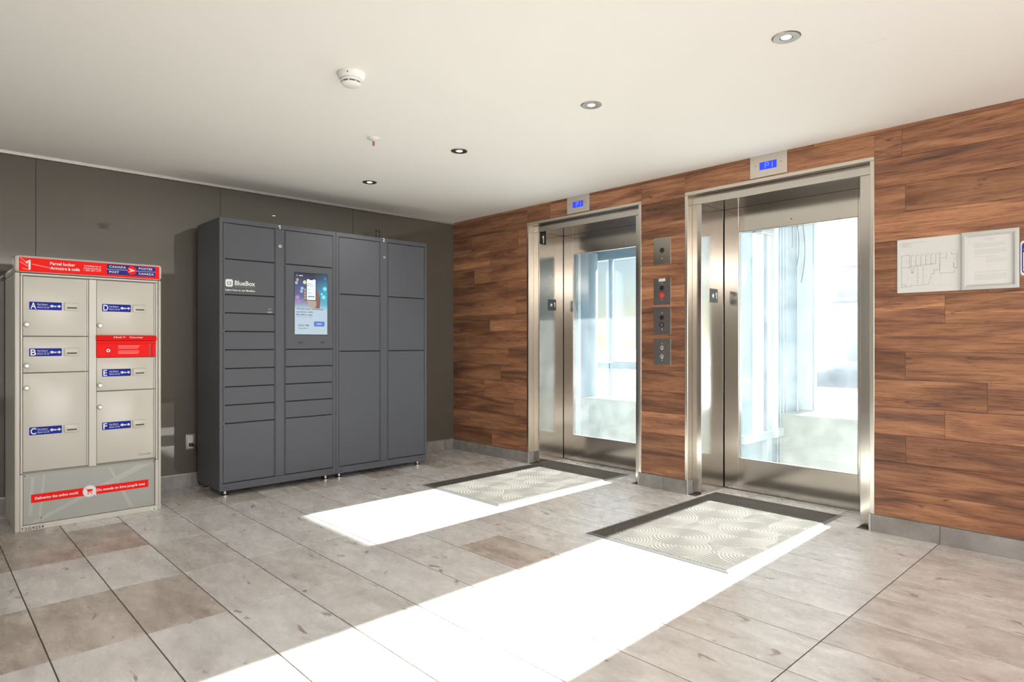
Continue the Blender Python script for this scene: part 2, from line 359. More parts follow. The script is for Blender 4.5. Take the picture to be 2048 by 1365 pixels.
WL = {}
def link(name, data, loc, parent=None, label=None, cat=None, group=None, kind=None):
    o = bpy.data.objects.new(name, data); COL.objects.link(o)
    w = Vector(loc); WL[o.name] = w
    if parent: o.parent = parent; o.location = w - WL[parent.name]
    else: o.location = w
    if label: o['label'] = label
    if cat: o['category'] = cat
    if group: o['group'] = group
    if kind: o['kind'] = kind
    return o
def thing(name, loc, label=None, cat=None, group=None, kind=None): return link(name, None, loc, None, label, cat, group, kind)
def box(name, x0, x1, y0, y1, z0, z1, mat, bev=0, seg=1, **kw): return MB().box(x0, x1, y0, y1, z0, z1, mat, bev, seg).build(name, **kw)

# ================================================================== SETTING
CE = 2.412
XR, YF = 8.0, -8.0                 # far right wall and wall behind the camera
D1, D2 = 1.765, 3.447              # centre of each lift doorway
DH, TH = .645, .545                # half width over the trim, half width of the clear opening

# floor: grout bed with tiles
floor = box('floor', 0, XR, YF, .5, -.08, -.0022, M['grout'], kind='structure')
xg = [4.424 + .609 * k for k in range(-8, 7)]; yg = [-.161 + .308 * k for k in range(-26, 3)]
tan = {(.770, -3.856): .95, (.770, -3.548): 1, (.161, -3.856): .9, (.770, -4.164): 1, (.770, -4.472): .8, (1.988, -4.164): .9, (1.988, -3.856): .9, (1.988, -3.548): .8,
       (2.597, -2.008): .75, (1.988, -4.472): .8, (.161, -2.624): .6, (.161, -2.008): .6, (.161, -.777): .6, (.770, -.469): .5, (.161, -1.393): .7}
rest = MB(); openings = [(D1 - TH, D1 + TH), (D2 - TH, D2 + TH)]
def slab(mb, poly, z0, z1, mat, ch=.0006):
    k = len(poly); cx = sum(p[0] for p in poly) / k; cy = sum(p[1] for p in poly) / k
    a = sum(poly[i][0] * poly[(i + 1) % k][1] - poly[(i + 1) % k][0] * poly[i][1] for i in range(k))
    if a < 0: poly = poly[::-1]
    ins = [(p[0] - math.copysign(ch, p[0] - cx), p[1] - math.copysign(ch, p[1] - cy)) for p in poly]
    vs = [(p[0], p[1], z0) for p in poly] + [(p[0], p[1], z1 - ch) for p in poly] + [(p[0], p[1], z1) for p in ins]
    fs = [list(range(2 * k, 3 * k))]
    for j in (0, 1): fs += [[j * k + i, j * k + (i + 1) % k, (j + 1) * k + (i + 1) % k, (j + 1) * k + i] for i in range(k)]
    mb.raw(vs, fs, mat)
for i in range(len(xg) - 1):
    for j in range(len(yg) - 1):
        wx0 = .0026 if abs(xg[i] - 4.424) < .01 else .0016; wx1 = .0026 if abs(xg[i + 1] - 4.424) < .01 else .0016
        x0, x1 = max(xg[i] + wx0, .013), min(xg[i + 1] - wx1, XR); y0, y1 = max(yg[j] + .0023, YF), yg[j + 1] - .0023
        if x1 - x0 < .02 or y1 - y0 < .02: continue
        polys = []
        if y1 < -.012: polys = [[(x0, y0), (x1, y0), (x1, y1), (x0, y1)]]
        else:
            yt = min(y1, .49); yb = y0; base = -.0125
            if y0 > 0:
                for a, b in openings:
                    p, q = max(x0, a), min(x1, b)
                    if q - p > .03: polys.append([(p, y0), (q, y0), (q, yt), (p, yt)])
            else:
                hit = [(max(x0, a), min(x1, b)) for a, b in openings if min(x1, b) - max(x0, a) > .03]
                if not hit: polys = [[(x0, y0), (x1, y0), (x1, base), (x0, base)]]
                else:
                    p, q = hit[0]; pts = [(x0, y0), (x1, y0)]
                    if q < x1 - .001: pts += [(x1, base), (q, base)]
                    pts += [(q, yt), (p, yt)]
                    if p > x0 + .001: pts += [(p, base), (x0, base)]
                    polys = [pts]
        for P in polys:
            vis = xg[i] < 5.7 and yg[j] > -4.7
            if vis:
                t = MB(); slab(t, P, -.009, 0, M['tile']); o = t.build('floor_tile', parent=floor, smooth=False)
                br = random.random() ** 2 * .3 + (.42 if xg[i] > 4.3 else .12 if xg[i] > 3.7 else 0)  # right-hand columns browner: warm bounce from the wood put into tile colour
                for (a, b), v in tan.items():
                    if abs(a - xg[i]) < .02 and abs(b - yg[j]) < .02: br = v
                o.color = (br, 0, 0, 1)
            else: slab(rest, P, -.009, 0, M['tile'])
o = rest.build('floor_tiles', parent=floor, kind='stuff', smooth=False); o.color = (.2, 0, 0, 1)

ceiling = box('ceiling', -.02, XR, YF, .02, CE, CE + .12, M['ceil'], kind='structure')
# hairline mark in the ceiling plaster
MB().poly((0, 0, CE), (Vector((1, 0, 0)), Vector((0, -1, 0)), Vector((0, 0, -1))), [(4.449, 1.261), (4.514, 1.2535), (4.514, 1.2515), (4.449, 1.2595)], .0006, M['plaster']).build('plaster_mark', parent=ceiling)

# left wall: glossy grey panels
wl = box('wall_left', -.2, -.006, YF, 0.0, 0, CE, M['locker_in'], kind='structure')
for k, (a, b) in enumerate([(-1.196, 0), (-2.393, -1.196), (-3.60, -2.393), (-4.80, -3.60), (-6.0, -4.80), (YF, -6.0)]):
    box('wall_panel', -.006, 0, a + .0012, b - (.0012 if b else 0), .107, CE - .024, M['grey_panel'], .0006, parent=wl)
box('trim_1', -.004, .012, YF, 0, CE - .022, CE, M['alu'], .001, kind='structure')
box('trim_2', -.004, .013, YF, 0, .1035, .109, M['alu'], .001, kind='structure')
bl = thing('baseboard_left', (0, -3, 0), kind='structure')
ys = [0] + [-.129 - .6208 * k for k in range(12)]
for a, b in zip(ys[1:], ys[:-1]):
    o = box('baseboard_tile', 0, .012, a + .001, b - (.001 if b else .0), .0, .103, M['skirt'], .0008, parent=bl); o.color = (random.uniform(.35, .8), 0, 0, 1)

# back wall (wood): core around the two lift openings
wb = thing('wall_back', (2.4, .3, 0), kind='structure')
for x0, x1, z0, z1 in [(-.2, D1 - DH + .022, 0, CE), (D1 + DH - .022, D2 - DH + .022, 0, CE), (D2 + DH - .022, XR, 0, CE), (D1 - DH + .022, D1 + DH - .022, 2.246, CE), (D2 - DH + .022, D2 + DH - .022, 2.246, CE)]:
    box('wall_core', x0, x1, .012, .5, z0, z1, M['plaster'], parent=wb)
rows = [.103] + [.103 + .1632 * k for k in range(1, 14)] + [2.388, CE]
rows = sorted(set(round(r, 4) for r in rows if r <= CE))
rows = [.103, .266, .429, .591, .753, .916, 1.080, 1.244, 1.407, 1.571, 1.734, 1.898, 2.061, 2.225, 2.388, CE]
joints = [[.62, 4.9], [.269, 1.6, 2.95, 4.258 - .9 + .0, 5.3], [.94, 4.258, 5.6], [.505, 4.452, 5.8], [.75, 4.646], [.864, 4.256, 5.6], [.2, 3.3, 5.2],
          [.589, 4.452, 5.8], [.97, 4.646], [.855, 5.0], [.35, 3.4, 5.3], [.584, 4.256, 5.6], [.302, 1.0, 5.1], [1.42, 4.239, 5.6], [.9, 2.3, 3.74, 5.1]]
for k in range(len(rows) - 1):
    z0, z1 = rows[k], rows[k + 1]
    segs = [(0, D1 - DH), (D1 + DH, D2 - DH), (D2 + DH, XR)] if z0 < 2.2 else [(0, XR)]
    for a, b in segs:
        cuts = [a] + [j for j in joints[k] if a + .05 < j < b - .05] + [b]
        if z0 < 2.23 and z1 > 2.26:      # the row that meets the top of the lift frames
            cuts = sorted(cuts + [D1 - DH, D1 + DH, D2 - DH, D2 + DH])
        for p, q in zip(cuts[:-1], cuts[1:]):
            zz = z0
            if z0 < 2.23 and z1 > 2.26 and any(abs((p + q) / 2 - c) < DH for c in (D1, D2)): zz = 2.2585
            if q - p < .04: continue
            box('wood_plank', p + .0006, q - .0006, 0, .012, zz + .0007, z1 - .0007, M['wood'], .0008, parent=wb)
bb = thing('baseboard_back', (3, 0, 0), kind='structure')
def skirt(x0, x1, cuts):
    c = [x0] + [k for k in cuts if x0 + .03 < k < x1 - .03] + [x1]
    for a, b in zip(c[:-1], c[1:]):
        o = box('baseboard_tile', a + .0012, b - .0012, -.012, 0, 0, .101, M['skirt'], .0008, parent=bb); o.color = (random.uniform(.3, .6), 0, 0, 1)
cutsx = [4.430 - .604 * k for k in range(7, -1, -1)] + [5.034, 5.638, 6.242, 6.846, 7.45]
skirt(.012, D1 - DH + .018, cutsx); skirt(D1 + DH - .018, D2 - DH + .018, cutsx); skirt(D2 + DH - .018, XR, cutsx)
for c in (D1, D2):
    for s in (-1, 1):
        xe = c + s * (DH - .018)
        o = box('baseboard_return', min(xe, xe - s * .012), max(xe, xe - s * .012), .0, .0635, 0, .101, M['skirt'], .0008, parent=bb); o.color = (.4, 0, 0, 1)
        MB().cyl((xe - s * .006, -.006, 0), (0, 0, 1), .0068, .103, M['alu'], 12).build('corner_bead', parent=bb)

# room walls out of view, with window openings assumed and placed to suit the lobby light
wr = thing('wall_right', (XR, -4, 0), kind='structure')
for y0, y1, z0, z1 in [(YF, -4.25, 0, CE), (-.85, 0.5, 0, CE), (-4.25, -.85, 2.32, CE), (-4.25, -.85, 0, .14)]:
    box('wall_core', XR, XR + .2, y0, y1, z0, z1, M['plaster'], parent=wr)
wf = thing('wall_front', (4, YF, 0), kind='structure')
for x0, x1, z0, z1 in [(-.2, 1.85, 0, CE), (6.95, XR + .2, 0, CE), (1.85, 6.95, 2.32, CE), (1.85, 6.95, 0, .14)]:
    box('wall_core', x0, x1, YF - .2, YF, z0, z1, M['plaster'], parent=wf)
w1 = thing('window_1', (XR + .05, -3.6, .1), kind='structure')
for y in (-4.22, -3.1, -1.99, -.88): box('window_mullion', XR + .02, XR + .09, y - .03, y + .03, .14, 2.32, M['alu'], parent=w1)
box('window_pane', XR + .05, XR + .06, -4.19, -.91, .14, 2.32, M['glass_o'], parent=w1)
w2 = thing('window_2', (4.4, YF - .05, .1), kind='structure')
for x in (1.9, 3.15, 4.4, 5.65, 6.9): box('window_mullion', x - .03, x + .03, YF - .09, YF - .02, .14, 2.32, M['alu'], parent=w2)
box('window_pane', 1.93, 6.87, YF - .06, YF - .05, .14, 2.32, M['glass_o'], parent=w2)

# ------------------------------------------------------------------ lift doorways
def lift_door(n, c):
    d = thing('door_%d' % n, (c, .2, 0), kind='structure')
    y1 = .065
    a, b = c - DH, c + DH; zt = 2.258; tw = .024
    # slim outer trim around the recess
    box('frame_trim', a, a + tw, -.003, y1, .101, zt - tw, M['steel_l'], .0012, parent=d)
    box('frame_trim', b - tw, b, -.003, y1, .101, zt - tw, M['steel_l'], .0012, parent=d)
    box('frame_header', a, b, -.003, y1, zt - tw + .0006, zt, M['steel_l'], .0012, parent=d)
    # inner jambs with their deep reveals, header and soffit
    for s in (-1, 1):
        x0 = c + s * TH; x1 = c + s * (DH - tw)
        box('jamb', min(x0, x1), max(x0, x1), y1, .455, 0, 2.169, M['steel'], .0015, parent=d)
    box('lintel', a + tw, b - tw, y1, .455, 2.170, 2.2335, M['steel'], .0015, parent=d)
    # door leaf
    yd0, yd1 = .40, .445; x0, x1 = c - TH + .006, c + TH - .006; g0, g1 = c - .425, c + .425; zb, zu = .243, 1.983
    leaf = MB().box(x0, x1, yd0 + .012, yd1 - .012, .006, .05, M['steel']).build('door_leaf', parent=d)
    box('stile', x0, g0, yd0, yd1, .0065, 2.1692, M['steel'], .001, parent=leaf)
    box('stile', g1, x1, yd0, yd1, .0065, 2.1692, M['steel'], .001, parent=leaf)
    box('top_rail', g0 + .0006, g1 - .0006, yd0, yd1, zu, 2.1692, M['steel'], .001, parent=leaf)
    box('bottom_rail', g0 + .0006, g1 - .0006, yd0, yd1, .0065, zb, M['steel'], .001, parent=leaf)
    box('glass_pane', g0, g1, yd0 + .018, yd0 + .026, zb, zu, M['glass'], parent=leaf)
    bead = MB()
    for u0, u1, w0, w1_ in [(g0, g0 + .006, zb, zu), (g1 - .006, g1, zb, zu), (g0, g1, zb, zb + .006), (g0, g1, zu - .006, zu)]:
        bead.box(u0, u1, yd0 + .003, yd0 + .017, w0, w1_, M['alu'])
    bead.build('glazing_bead', parent=leaf)
    k = MB(); k.cyl((c + (.19 if n == 1 else -.02), yd0, 2.028), (0, -1, 0), .011, .004, M['chrome'], 16)
    k.cyl((c + (.19 if n == 1 else -.02), yd0 - .004, 2.028), (0, -1, 0), .005, .001, M['black'], 10); k.build('keyhole', parent=leaf)
    box('door_sill', c - TH, c + TH, .395, .5, -.004, .004, M['steel_d'], .001, parent=d)
    # frame on the shaft side of the opening
    MB().box(c - TH, c - TH + .03, .455, .5, 0, 2.17, M['alu']).box(c + TH - .03, c + TH, .455, .5, 0, 2.17, M['alu']).box(c - TH, c + TH, .455, .5, 2.10, 2.17, M['alu']).build('back_frame', parent=d)
    return d
lift_door(1, D1); lift_door(2, D2)

# ------------------------------------------------------------------ lift shafts behind the doors
YB = 1.95
sh = thing('lift_shaft', (2.4, 1.2, -.1), 'glazed lift shafts with pale blue-grey walls behind the steel doors', 'lift shaft')
box('shaft_floor', .0, 4.6, .5, YB + .1, -.12, -.06, M['concrete'], parent=sh)
box('side_wall', .0, .1, .5, YB + .05, -.06, 3.4, M['shaft'], parent=sh)
box('side_wall', 4.5, 4.6, .5, YB + .05, -.06, 3.4, M['shaft'], parent=sh)
box('dividing_wall', 2.55, 2.85, .5, YB - .05, -.06, 3.4, M['shaft'], parent=sh)
box('front_wall', 0.0, 4.6, .5, .53, 2.30, 3.4, M['shaft'], parent=sh)
for x0, x1 in [(.1, 1.19), (2.34, 2.55), (4.02, 4.5)]: box('front_wall', x0, x1, .5, .53, -.06, 2.3, M['shaft'], parent=sh)
box('shaft_roof', .0, 4.6, .5, YB + .1, 3.4, 3.5, M['shaft'], parent=sh)
box('parapet', .1, 2.55, 1.50, YB - .02, -.06, .49, M['concrete'], .01, parent=sh)
box('parapet', 2.85, 4.5, 1.50, YB - .02, -.06, .49, M['concrete'], .01, parent=sh)
# back glazing
box('window_post', 2.85, 2.985, YB - .05, YB + .03, .49, 3.4, M['shaft_w'], .004, parent=sh)
box('window_post', 2.986, 3.0, YB - .04, YB + .02, .49, 3.4, M['rail'], parent=sh)
box('window_post', 4.4, 4.5, YB - .05, YB + .03, .49, 3.4, M['shaft_w'], .004, parent=sh)
box('window_post', 2.45, 2.55, YB - .05, YB + .03, .49, 2.14, M['shaft_w'], .004, parent=sh)
box('window_post', .60, .625, YB - .05, YB + .03, .49, 2.14, M['shaft'], .003, parent=sh)
box('window_head', .1, 2.55, YB - .06, YB + .04, 2.13, 3.4, M['shaft'], .004, parent=sh)
box('window_head', 2.986, 4.4, YB - .06, YB + .04, 3.05, 3.4, M['shaft'], .004, parent=sh)
box('window_rail', .1, 2.45, YB - .09, YB - .051, .885, .905, M['steel_d'], .003, parent=sh)
box('window_rail', .1, 2.45, YB - .05, YB + .01, .815, .884, M['shaft'], .003, parent=sh)
box('glass_pane', .1, 2.45, YB - .005, YB + .003, .49, 2.13, M['glass_o'], parent=sh)
box('glass_pane', 3.0, 4.4, YB - .005, YB + .003, .49, 3.05, M['glass_o'], parent=sh)
MB().cyl((.46, 1.66, -.06), (0, 0, 1), .13, 2.25, M['shaft'], 32).build('round_column', parent=sh)
# near guide channel seen through the left door, and the rails on the dividing wall
MB().box(1.02, 1.06, .54, .80, -.06, 3.3, M['shaft']).box(1.06, 1.10, .76, .80, -.06, 3.3, M['rail']).build('guide_channel', parent=sh)
MB().box(1.02, 1.045, .82, .845, -.06, 3.3, M['shaft_w']).build('guide_rail', parent=sh)
for y0, y1, xx, mt in [(.70, .76, 2.87, 'rail'), (.98, 1.03, 2.875, 'shaft_w'), (1.06, 1.09, 2.90, 'shaft_w'), (1.16, 1.25, 2.90, 'rail'), (1.27, 1.32, 2.925, 'shaft_w')]:
    box('guide_rail', 2.85, xx, y0, y1, .30 if mt == 'shaft_w' else -.06, 3.3, M[mt], .002, parent=sh)
box('rail_bracket', 2.85, 2.94, .98, 1.20, 2.06, 2.16, M['steel_d'], .003, parent=sh)
box('buffer_beam', 2.85, 2.92, .72, 1.45, .30, .37, M['rail'], .004, parent=sh)
for y in (1.42, 1.47, 1.53, 1.60):
    MB().cyl((2.875, y, -.06), (0, 0, 1), .006, 3.4, M['rail'], 8).build('hoist_rope', parent=sh)
for k in range(3):
    pts = [(2.88 + .02 * k, 1.62 + .09 * k + .10 * math.sin(t * .25), 2.45 - t * .055 - .05 * k) for t in range(9 + k * 2)]
    MB().tube(pts, .004, M['rubber'], 6).build('travelling_cable', parent=sh)

# ------------------------------------------------------------------ outdoors
box('snow_ground', -60, 60, 2.1, 90, -.5, -.15, M['snow'], label='snow covered ground outside the lift shaft windows', cat='ground')
hb = thing('apartment_building', (4, 26, -.15), 'pale low building across the street seen through the right lift door', 'building')
box('facade', -5.6, 14, 25.5, 34, -.15, 4.95, M['facade'], parent=hb)
box('roof_edge', -5.8, 14.2, 25.2, 34.2, 4.95, 5.12, M['facade_w'], parent=hb)
for z in (2.75, 4.25): box('balcony_slab', -5.6, 14, 24.9, 25.5, z - .12, z + .05, M['facade_w'], parent=hb)
for k in range(7):
    x = -5.1 + k * 2.3
    box('window', x, x + 1.5, 25.42, 25.5, 3.1, 4.0, M['farwin'], parent=hb)
    box('window', x + .4, x + 1.3, 25.42, 25.5, .3, 2.3, M['farwin'], parent=hb)
tr = thing('bare_tree', (-3.6, 16, -.15), 'small frosted bare tree outside, seen through the right lift door', 'tree')
t = MB(); t.tube([(-3.6, 16, -.15), (-3.58, 16, .8), (-3.62, 16, 1.9)], .035, M['facade_w'], 7); t.build('trunk', parent=tr)
t = MB(); rr = random.Random(3)
for k in range(34):
    z = rr.uniform(.9, 1.95); a = rr.uniform(0, 6.28); l = rr.uniform(.4, 1.0)
    p = Vector((-3.6, 16, z)); q = p + Vector((math.cos(a) * l * .6, math.sin(a) * l * .6, l * .8)); m_ = (p + q) / 2 + Vector((0, 0, -.05))
    t.tube([p, m_, q], .009, M['facade_w'], 5)
t.build('branches', parent=tr)

# ================================================================== GREY PARCEL LOCKER BANK (two modules)
BX = .55; ZB, ZT = .045, 2.05
def locker_module(y0, y1, label):
    t = thing('parcel_locker', (.31, (y0 + y1) / 2, 0), label, 'locker', 'charcoal parcel locker modules')
    c = MB().box(.07, BX - .02, y0 + .001, y1 - .001, ZB + .002, ZT - .002, M['locker_in'])
    c.build('carcass', parent=t)
    s = MB(); s.box(.065, BX, y0, y0 + .0012, ZB, ZT, M['locker']); s.box(.065, BX, y1 - .0012, y1, ZB, ZT, M['locker'])
    s.box(.065, BX, y0, y1, ZT - .0015, ZT, M['locker']); s.box(.065, BX, y0, y1, ZB, ZB + .0015, M['locker']); s.box(.063, .0655, y0, y1, ZB, ZT, M['locker'])
    s.build('casing', parent=t)
    f = MB(); X0 = BX - .02
    f.box(X0, BX, y0 + .0013, y0 + .024, ZB + .0016, ZT - .0016, M['locker']); f.box(X0, BX, y1 - .024, y1 - .0013, ZB + .0016, ZT - .0016, M['locker'])
    f.box(X0, BX, y0 + .024, y1 - .024, 2.016, ZT - .0016, M['locker']); f.box(X0, BX, y0 + .024, y1 - .024, ZB + .0016, .098, M['locker'])
    return t, f
def feet(t, y0, y1):
    for x in (.115, .485):
        for y in (y0 + .06, y1 - .06):
            m = MB(); m.lathe((x, y, 0), (0, 0, 1), [(.030, 0), (.030, .005), (.014, .012), (.014, .02)], M['chrome'], 20)
            m.cyl((x, y, .02), (0, 0, 1), .010, .027, M['chrome'], 14); m.build('levelling_foot', parent=t)
def bolts(t, y0, y1):
    for y in (y0 + .045, y1 - .045):
        MB().cyl((BX, y, .07), (1, 0, 0), .005, .0015, M['black'], 10).build('screw', parent=t)
def ldoor(t, y0, y1, z0, z1, clip=0, name='door'):
    o = box(name, BX - .018, BX - .0005, y0, y1, z0 + .0045, z1 - .0035, M['locker'], .0012, parent=t)
    if clip:
        yy = y0 + .003 if clip < 0 else y1 - .007
        box('latch_clip', BX - .016, BX - .001, yy, yy + .004, z0 - .003, z0 + .0045, M['chrome'], parent=t)
    return o

# module 1
ya, yb_ = -2.586, -1.6635
t1, f = locker_module(ya, yb_, 'left charcoal locker module with numeral 1, many small doors and a lit touch screen')
f.box(BX - .02, BX, -2.1775, -2.1725, .098, 2.016, M['locker']); f.box(BX - .02, BX, -2.0985, -2.0915, .098, 2.016, M['locker'])
f.build('face_frame', parent=t1)
r1 = [.100, .538, .672, .807, .942, 1.080, 1.216, 1.352, 1.487, 1.749, 2.014]
d1 = []
for a, b in zip(r1[:-1], r1[1:]): d1.append(ldoor(t1, -2.559, -2.1805, a, b, -1 if a > .2 else 0))
r2 = [.100, .540, .672, .808, .944, 1.080, 1.748, 2.014]
d2_ = []
for a, b in zip(r2[:-1], r2[1:]):
    if a == 1.080: continue
    d2_.append(ldoor(t1, -2.0885, -1.6895, a, b, 1 if a > .2 else 0))
pn = box('service_panel', BX - .018, BX - .0005, -2.1695, -2.1015, .1, 2.014, M['locker'], .0012, parent=t1)
m = MB(); m.cyl((BX, -2.134, 1.882), (1, 0, 0), .0125, .004, M['brass'], 20); m.cyl((BX + .004, -2.134, 1.882), (1, 0, 0), .0085, .002, M['chrome'], 16); m.box(BX + .006, BX + .0065, -2.1355, -2.1325, 1.876, 1.888, M['black']); m.build('lock', parent=t1)
MB().text('1', (BX, -2.152, 2.016), FX, .030, M['white'], align='l', bold=.02).build('numeral', parent=t1, label='white numeral 1')
feet(t1, ya, yb_); bolts(t1, ya, yb_)
# sticker print on the second door
sd = d1[8]
m = MB(); O = (BX - .0003, 0, 0)
m.rrect(O, FX, -2.544, -2.491, 1.546, 1.601, .013, .0005, M['white'])
m.rrect(O, FX, -2.531, -2.5265, 1.562, 1.585, .0015, .0008, M['locker']); m.rrect(O, FX, -2.5085, -2.504, 1.562, 1.585, .0015, .0008, M['locker'])
m.rrect(O, FX, -2.531, -2.504, 1.560, 1.5645, .0018, .0008, M['locker']); m.rrect(O, FX, -2.5205, -2.5145, 1.574, 1.583, .0012, .0008, M['locker'])
m.text('BlueBox', (BX, -2.478, 1.560), FX, .0335, M['white'], width=.150, bold=.02)
m.build('logo_print', parent=sd, label='white rounded square logo and bold lettering')
m = MB(); m.text('Parcel Technologies Inc', (BX, -2.476, 1.5455), FX, .0075, M['print_grey'], width=.145)
m.build('lettering', parent=sd, label='faint grey lettering line'); m = MB(); m.text('Learn how to use BlueBox', (BX, -2.545, 1.5165), FX, .0135, M['white'], width=.218, bold=.018); m.build('lettering', parent=sd, label='white lettering line')
m = MB(); OW = (BX - .0003, 0, 0)
for k, rr_ in enumerate((.006, .011, .016)):
    for j in range(5):
        t0 = R(35 + j * 22); t1_ = R(35 + (j + 1) * 22); m.line(OW, FX, (-2.216 + rr_ * math.cos(t0), 1.381 + rr_ * math.sin(t0)), (-2.216 + rr_ * math.cos(t1_), 1.381 + rr_ * math.sin(t1_)), .0022, .0006, M['print_grey'])
m.rect(OW, FX, -2.234, -2.198, 1.362, 1.372, .0006, M['print_grey']); m.build('symbol', parent=d1[7])
# touch screen panel
sp = box('screen_panel', BX - .018, BX - .0005, -2.0885, -1.6895, 1.0845, 1.7445, M['locker'], .0012, parent=t1)
SY0, SY1, SZ0, SZ1 = -2.017, -1.739, 1.199, 1.689
MB().rrect((BX - .0005, 0, 0), FX, SY0 - .004, SY1 + .004, SZ0 - .004, SZ1 + .004, .006, .0012, M['rubber']).build('screen_bezel', parent=sp)
scr = MB().rect((BX + .0007, 0, 0), FX, SY0, SY1, SZ0, SZ1, .0006, M['screen']).build('screen', parent=sp, label='lit touch screen with a phone picture and a blue button')
W_, H_ = SY1 - SY0, SZ1 - SZ0
def su(u): return SY0 + u * W_
def sv(v): return SZ1 - v * H_
OS = (BX + .0013, 0, 0)
m = MB()
for u, v, r_, k in [(.08, .115, .012, 's_o'), (.30, .15, .015, 's_y'), (.05, .165, .012, 's_b'), (.22, .25, .013, 's_b'), (.20, .30, .012, 's_b'), (.08, .40, .017, 's_p'), (.12, .47, .014, 's_p'), (.92, .24, .016, 's_c'), (.88, .38, .016, 's_c'), (.82, .33, .009, 's_c'), (.07, .045, .0085, 's_btn'), (.93, .075, .009, 's_btn')]:
    m.disc(OS, FX, su(u), sv(v), r_, .0002, M[k])
m.rect(OS, FX, su(.13), su(.24), sv(.052), sv(.040), .0002, M['s_white'])
def pl(pts, k, d=.0003): m.poly(OS, FX, [(su(a), sv(b)) for a, b in pts], d, M[k])
pl([(.30, .24), (.24, .34), (.27, .42), (.40, .51), (.50, .57), (.76, .57), (.78, .42), (.70, .29), (.64, .24), (.64, .44), (.34, .44)], 's_skin')
pl([(.34, .44), (.64, .44), (.66, .50), (.62, .57), (.48, .57), (.40, .51)], 's_skin2', .0004)
for v in (.27, .32, .365, .41): m.disc(OS, FX, su(.31), sv(v), .009, .0004, M['s_skin2'], 12)
m.rrect(OS, FX, su(.345), su(.645), sv(.445), sv(.085), .008, .0006, M['s_phone'])
m.rrect(OS, FX, su(.36), su(.63), sv(.435), sv(.095), .007, .0008, M['s_white'])
m.rrect(OS, FX, su(.44), su(.55), sv(.107), sv(.094), .002, .0010, M['s_phone'])
m.rect(OS, FX, su(.38), su(.52), sv(.175), sv(.168), .0010, M['s_g']); m.disc(OS, FX, su(.39), sv(.20), .004, .0010, M['s_dark'], 10)
m.rect(OS, FX, su(.42), su(.56), sv(.205), sv(.200), .0010, M['s_g']); m.rect(OS, FX, su(.38), su(.46), sv(.27), sv(.264), .0010, M['s_g']); m.rect(OS, FX, su(.38), su(.50), sv(.325), sv(.319), .0010, M['s_g'])
m.rrect(OS, FX, su(.39), su(.60), sv(.387), sv(.372), .003, .0010, M['s_btn'])
m.rrect(OS, FX, su(.58), su(.91), sv(.868), sv(.785), .006, .0004, M['s_btn'])
OT = BX + .0013
for s_, u, v, w_, h_ in [('Access your deliveries', .05, .595, .82, .0120), ('anytime with', .05, .645, .50, .0120), ('BlueBox app.', .05, .69, .50, .0120), ('03:02 PM', .10, .865, .32, .0125), ('Wed, Feb 19', .11, .910, .29, .0085)]:
    m.text(s_, (OT, su(u), sv(v)), FX, h_, M['s_dark'], width=w_ * W_, bold=.015, d=.0005)
m.text('START', (OT, su(.745), sv(.838)), FX, .0105, M['s_white'], width=.15 * W_, align='c', bold=.02, d=.0009)
m.text('Track my parcel', (OT, su(.60), sv(.932)), FX, .0050, M['s_g'], width=.27 * W_, d=.0005)
m.rect(OS, FX, su(.05), su(.52), sv(.722), sv(.716), .0003, M['s_g'])
m.build('screen_picture', parent=sp)
m = MB()
for yy in (-1.97, -1.78):
    for j in range(3): MB().rect((BX - .0006, 0, 0), FX, yy - .02, yy + .02, 1.128 + j * .006, 1.1305 + j * .006, .0004, M['locker_in']).build('speaker_slot', parent=sp)

# module 2
yc, yd = -1.6605, -.745
t2, f = locker_module(yc, yd, 'right charcoal locker module with numeral 2 and six tall doors')
f.box(BX - .02, BX, -1.2425, -1.2365, .098, 2.016, M['locker']); f.box(BX - .02, BX, -1.1645, -1.1585, .098, 2.016, M['locker']); f.build('face_frame', parent=t2)
for p, q, cl in [(-1.633, -1.2455, -1), (-1.1555, -.7725, 1)]:
    for a, b in [(.100, 1.060), (1.060, 1.537), (1.537, 2.014)]: ldoor(t2, p, q, a, b, cl if a > .2 else 0)
box('service_panel', BX - .018, BX - .0005, -1.2335, -1.1675, .1, 2.014, M['locker'], .0012, parent=t2)
m = MB(); m.cyl((BX, -1.2, 1.882), (1, 0, 0), .0115, .004, M['brass'], 20); m.cyl((BX + .004, -1.2, 1.882), (1, 0, 0), .007, .002, M['chrome'], 16); m.build('lock', parent=t2)
MB().text('2', (BX, -1.214, 2.019), FX, .030, M['white'], bold=.02).build('numeral', parent=t2, label='white numeral 2')
feet(t2, yc, yd); bolts(t2, yc, yd)
for y in (-1.005, -.975):
    m = MB(); m.cyl((.10, y, ZT), (0, 0, 1), .003, .16, M['rubber'], 8)
    for z in (.02, .085, .14): m.cyl((.10, y, ZT + z), (0, 0, 1), .008, .012, M['rubber'], 10)
    m.build('antenna', parent=t2)

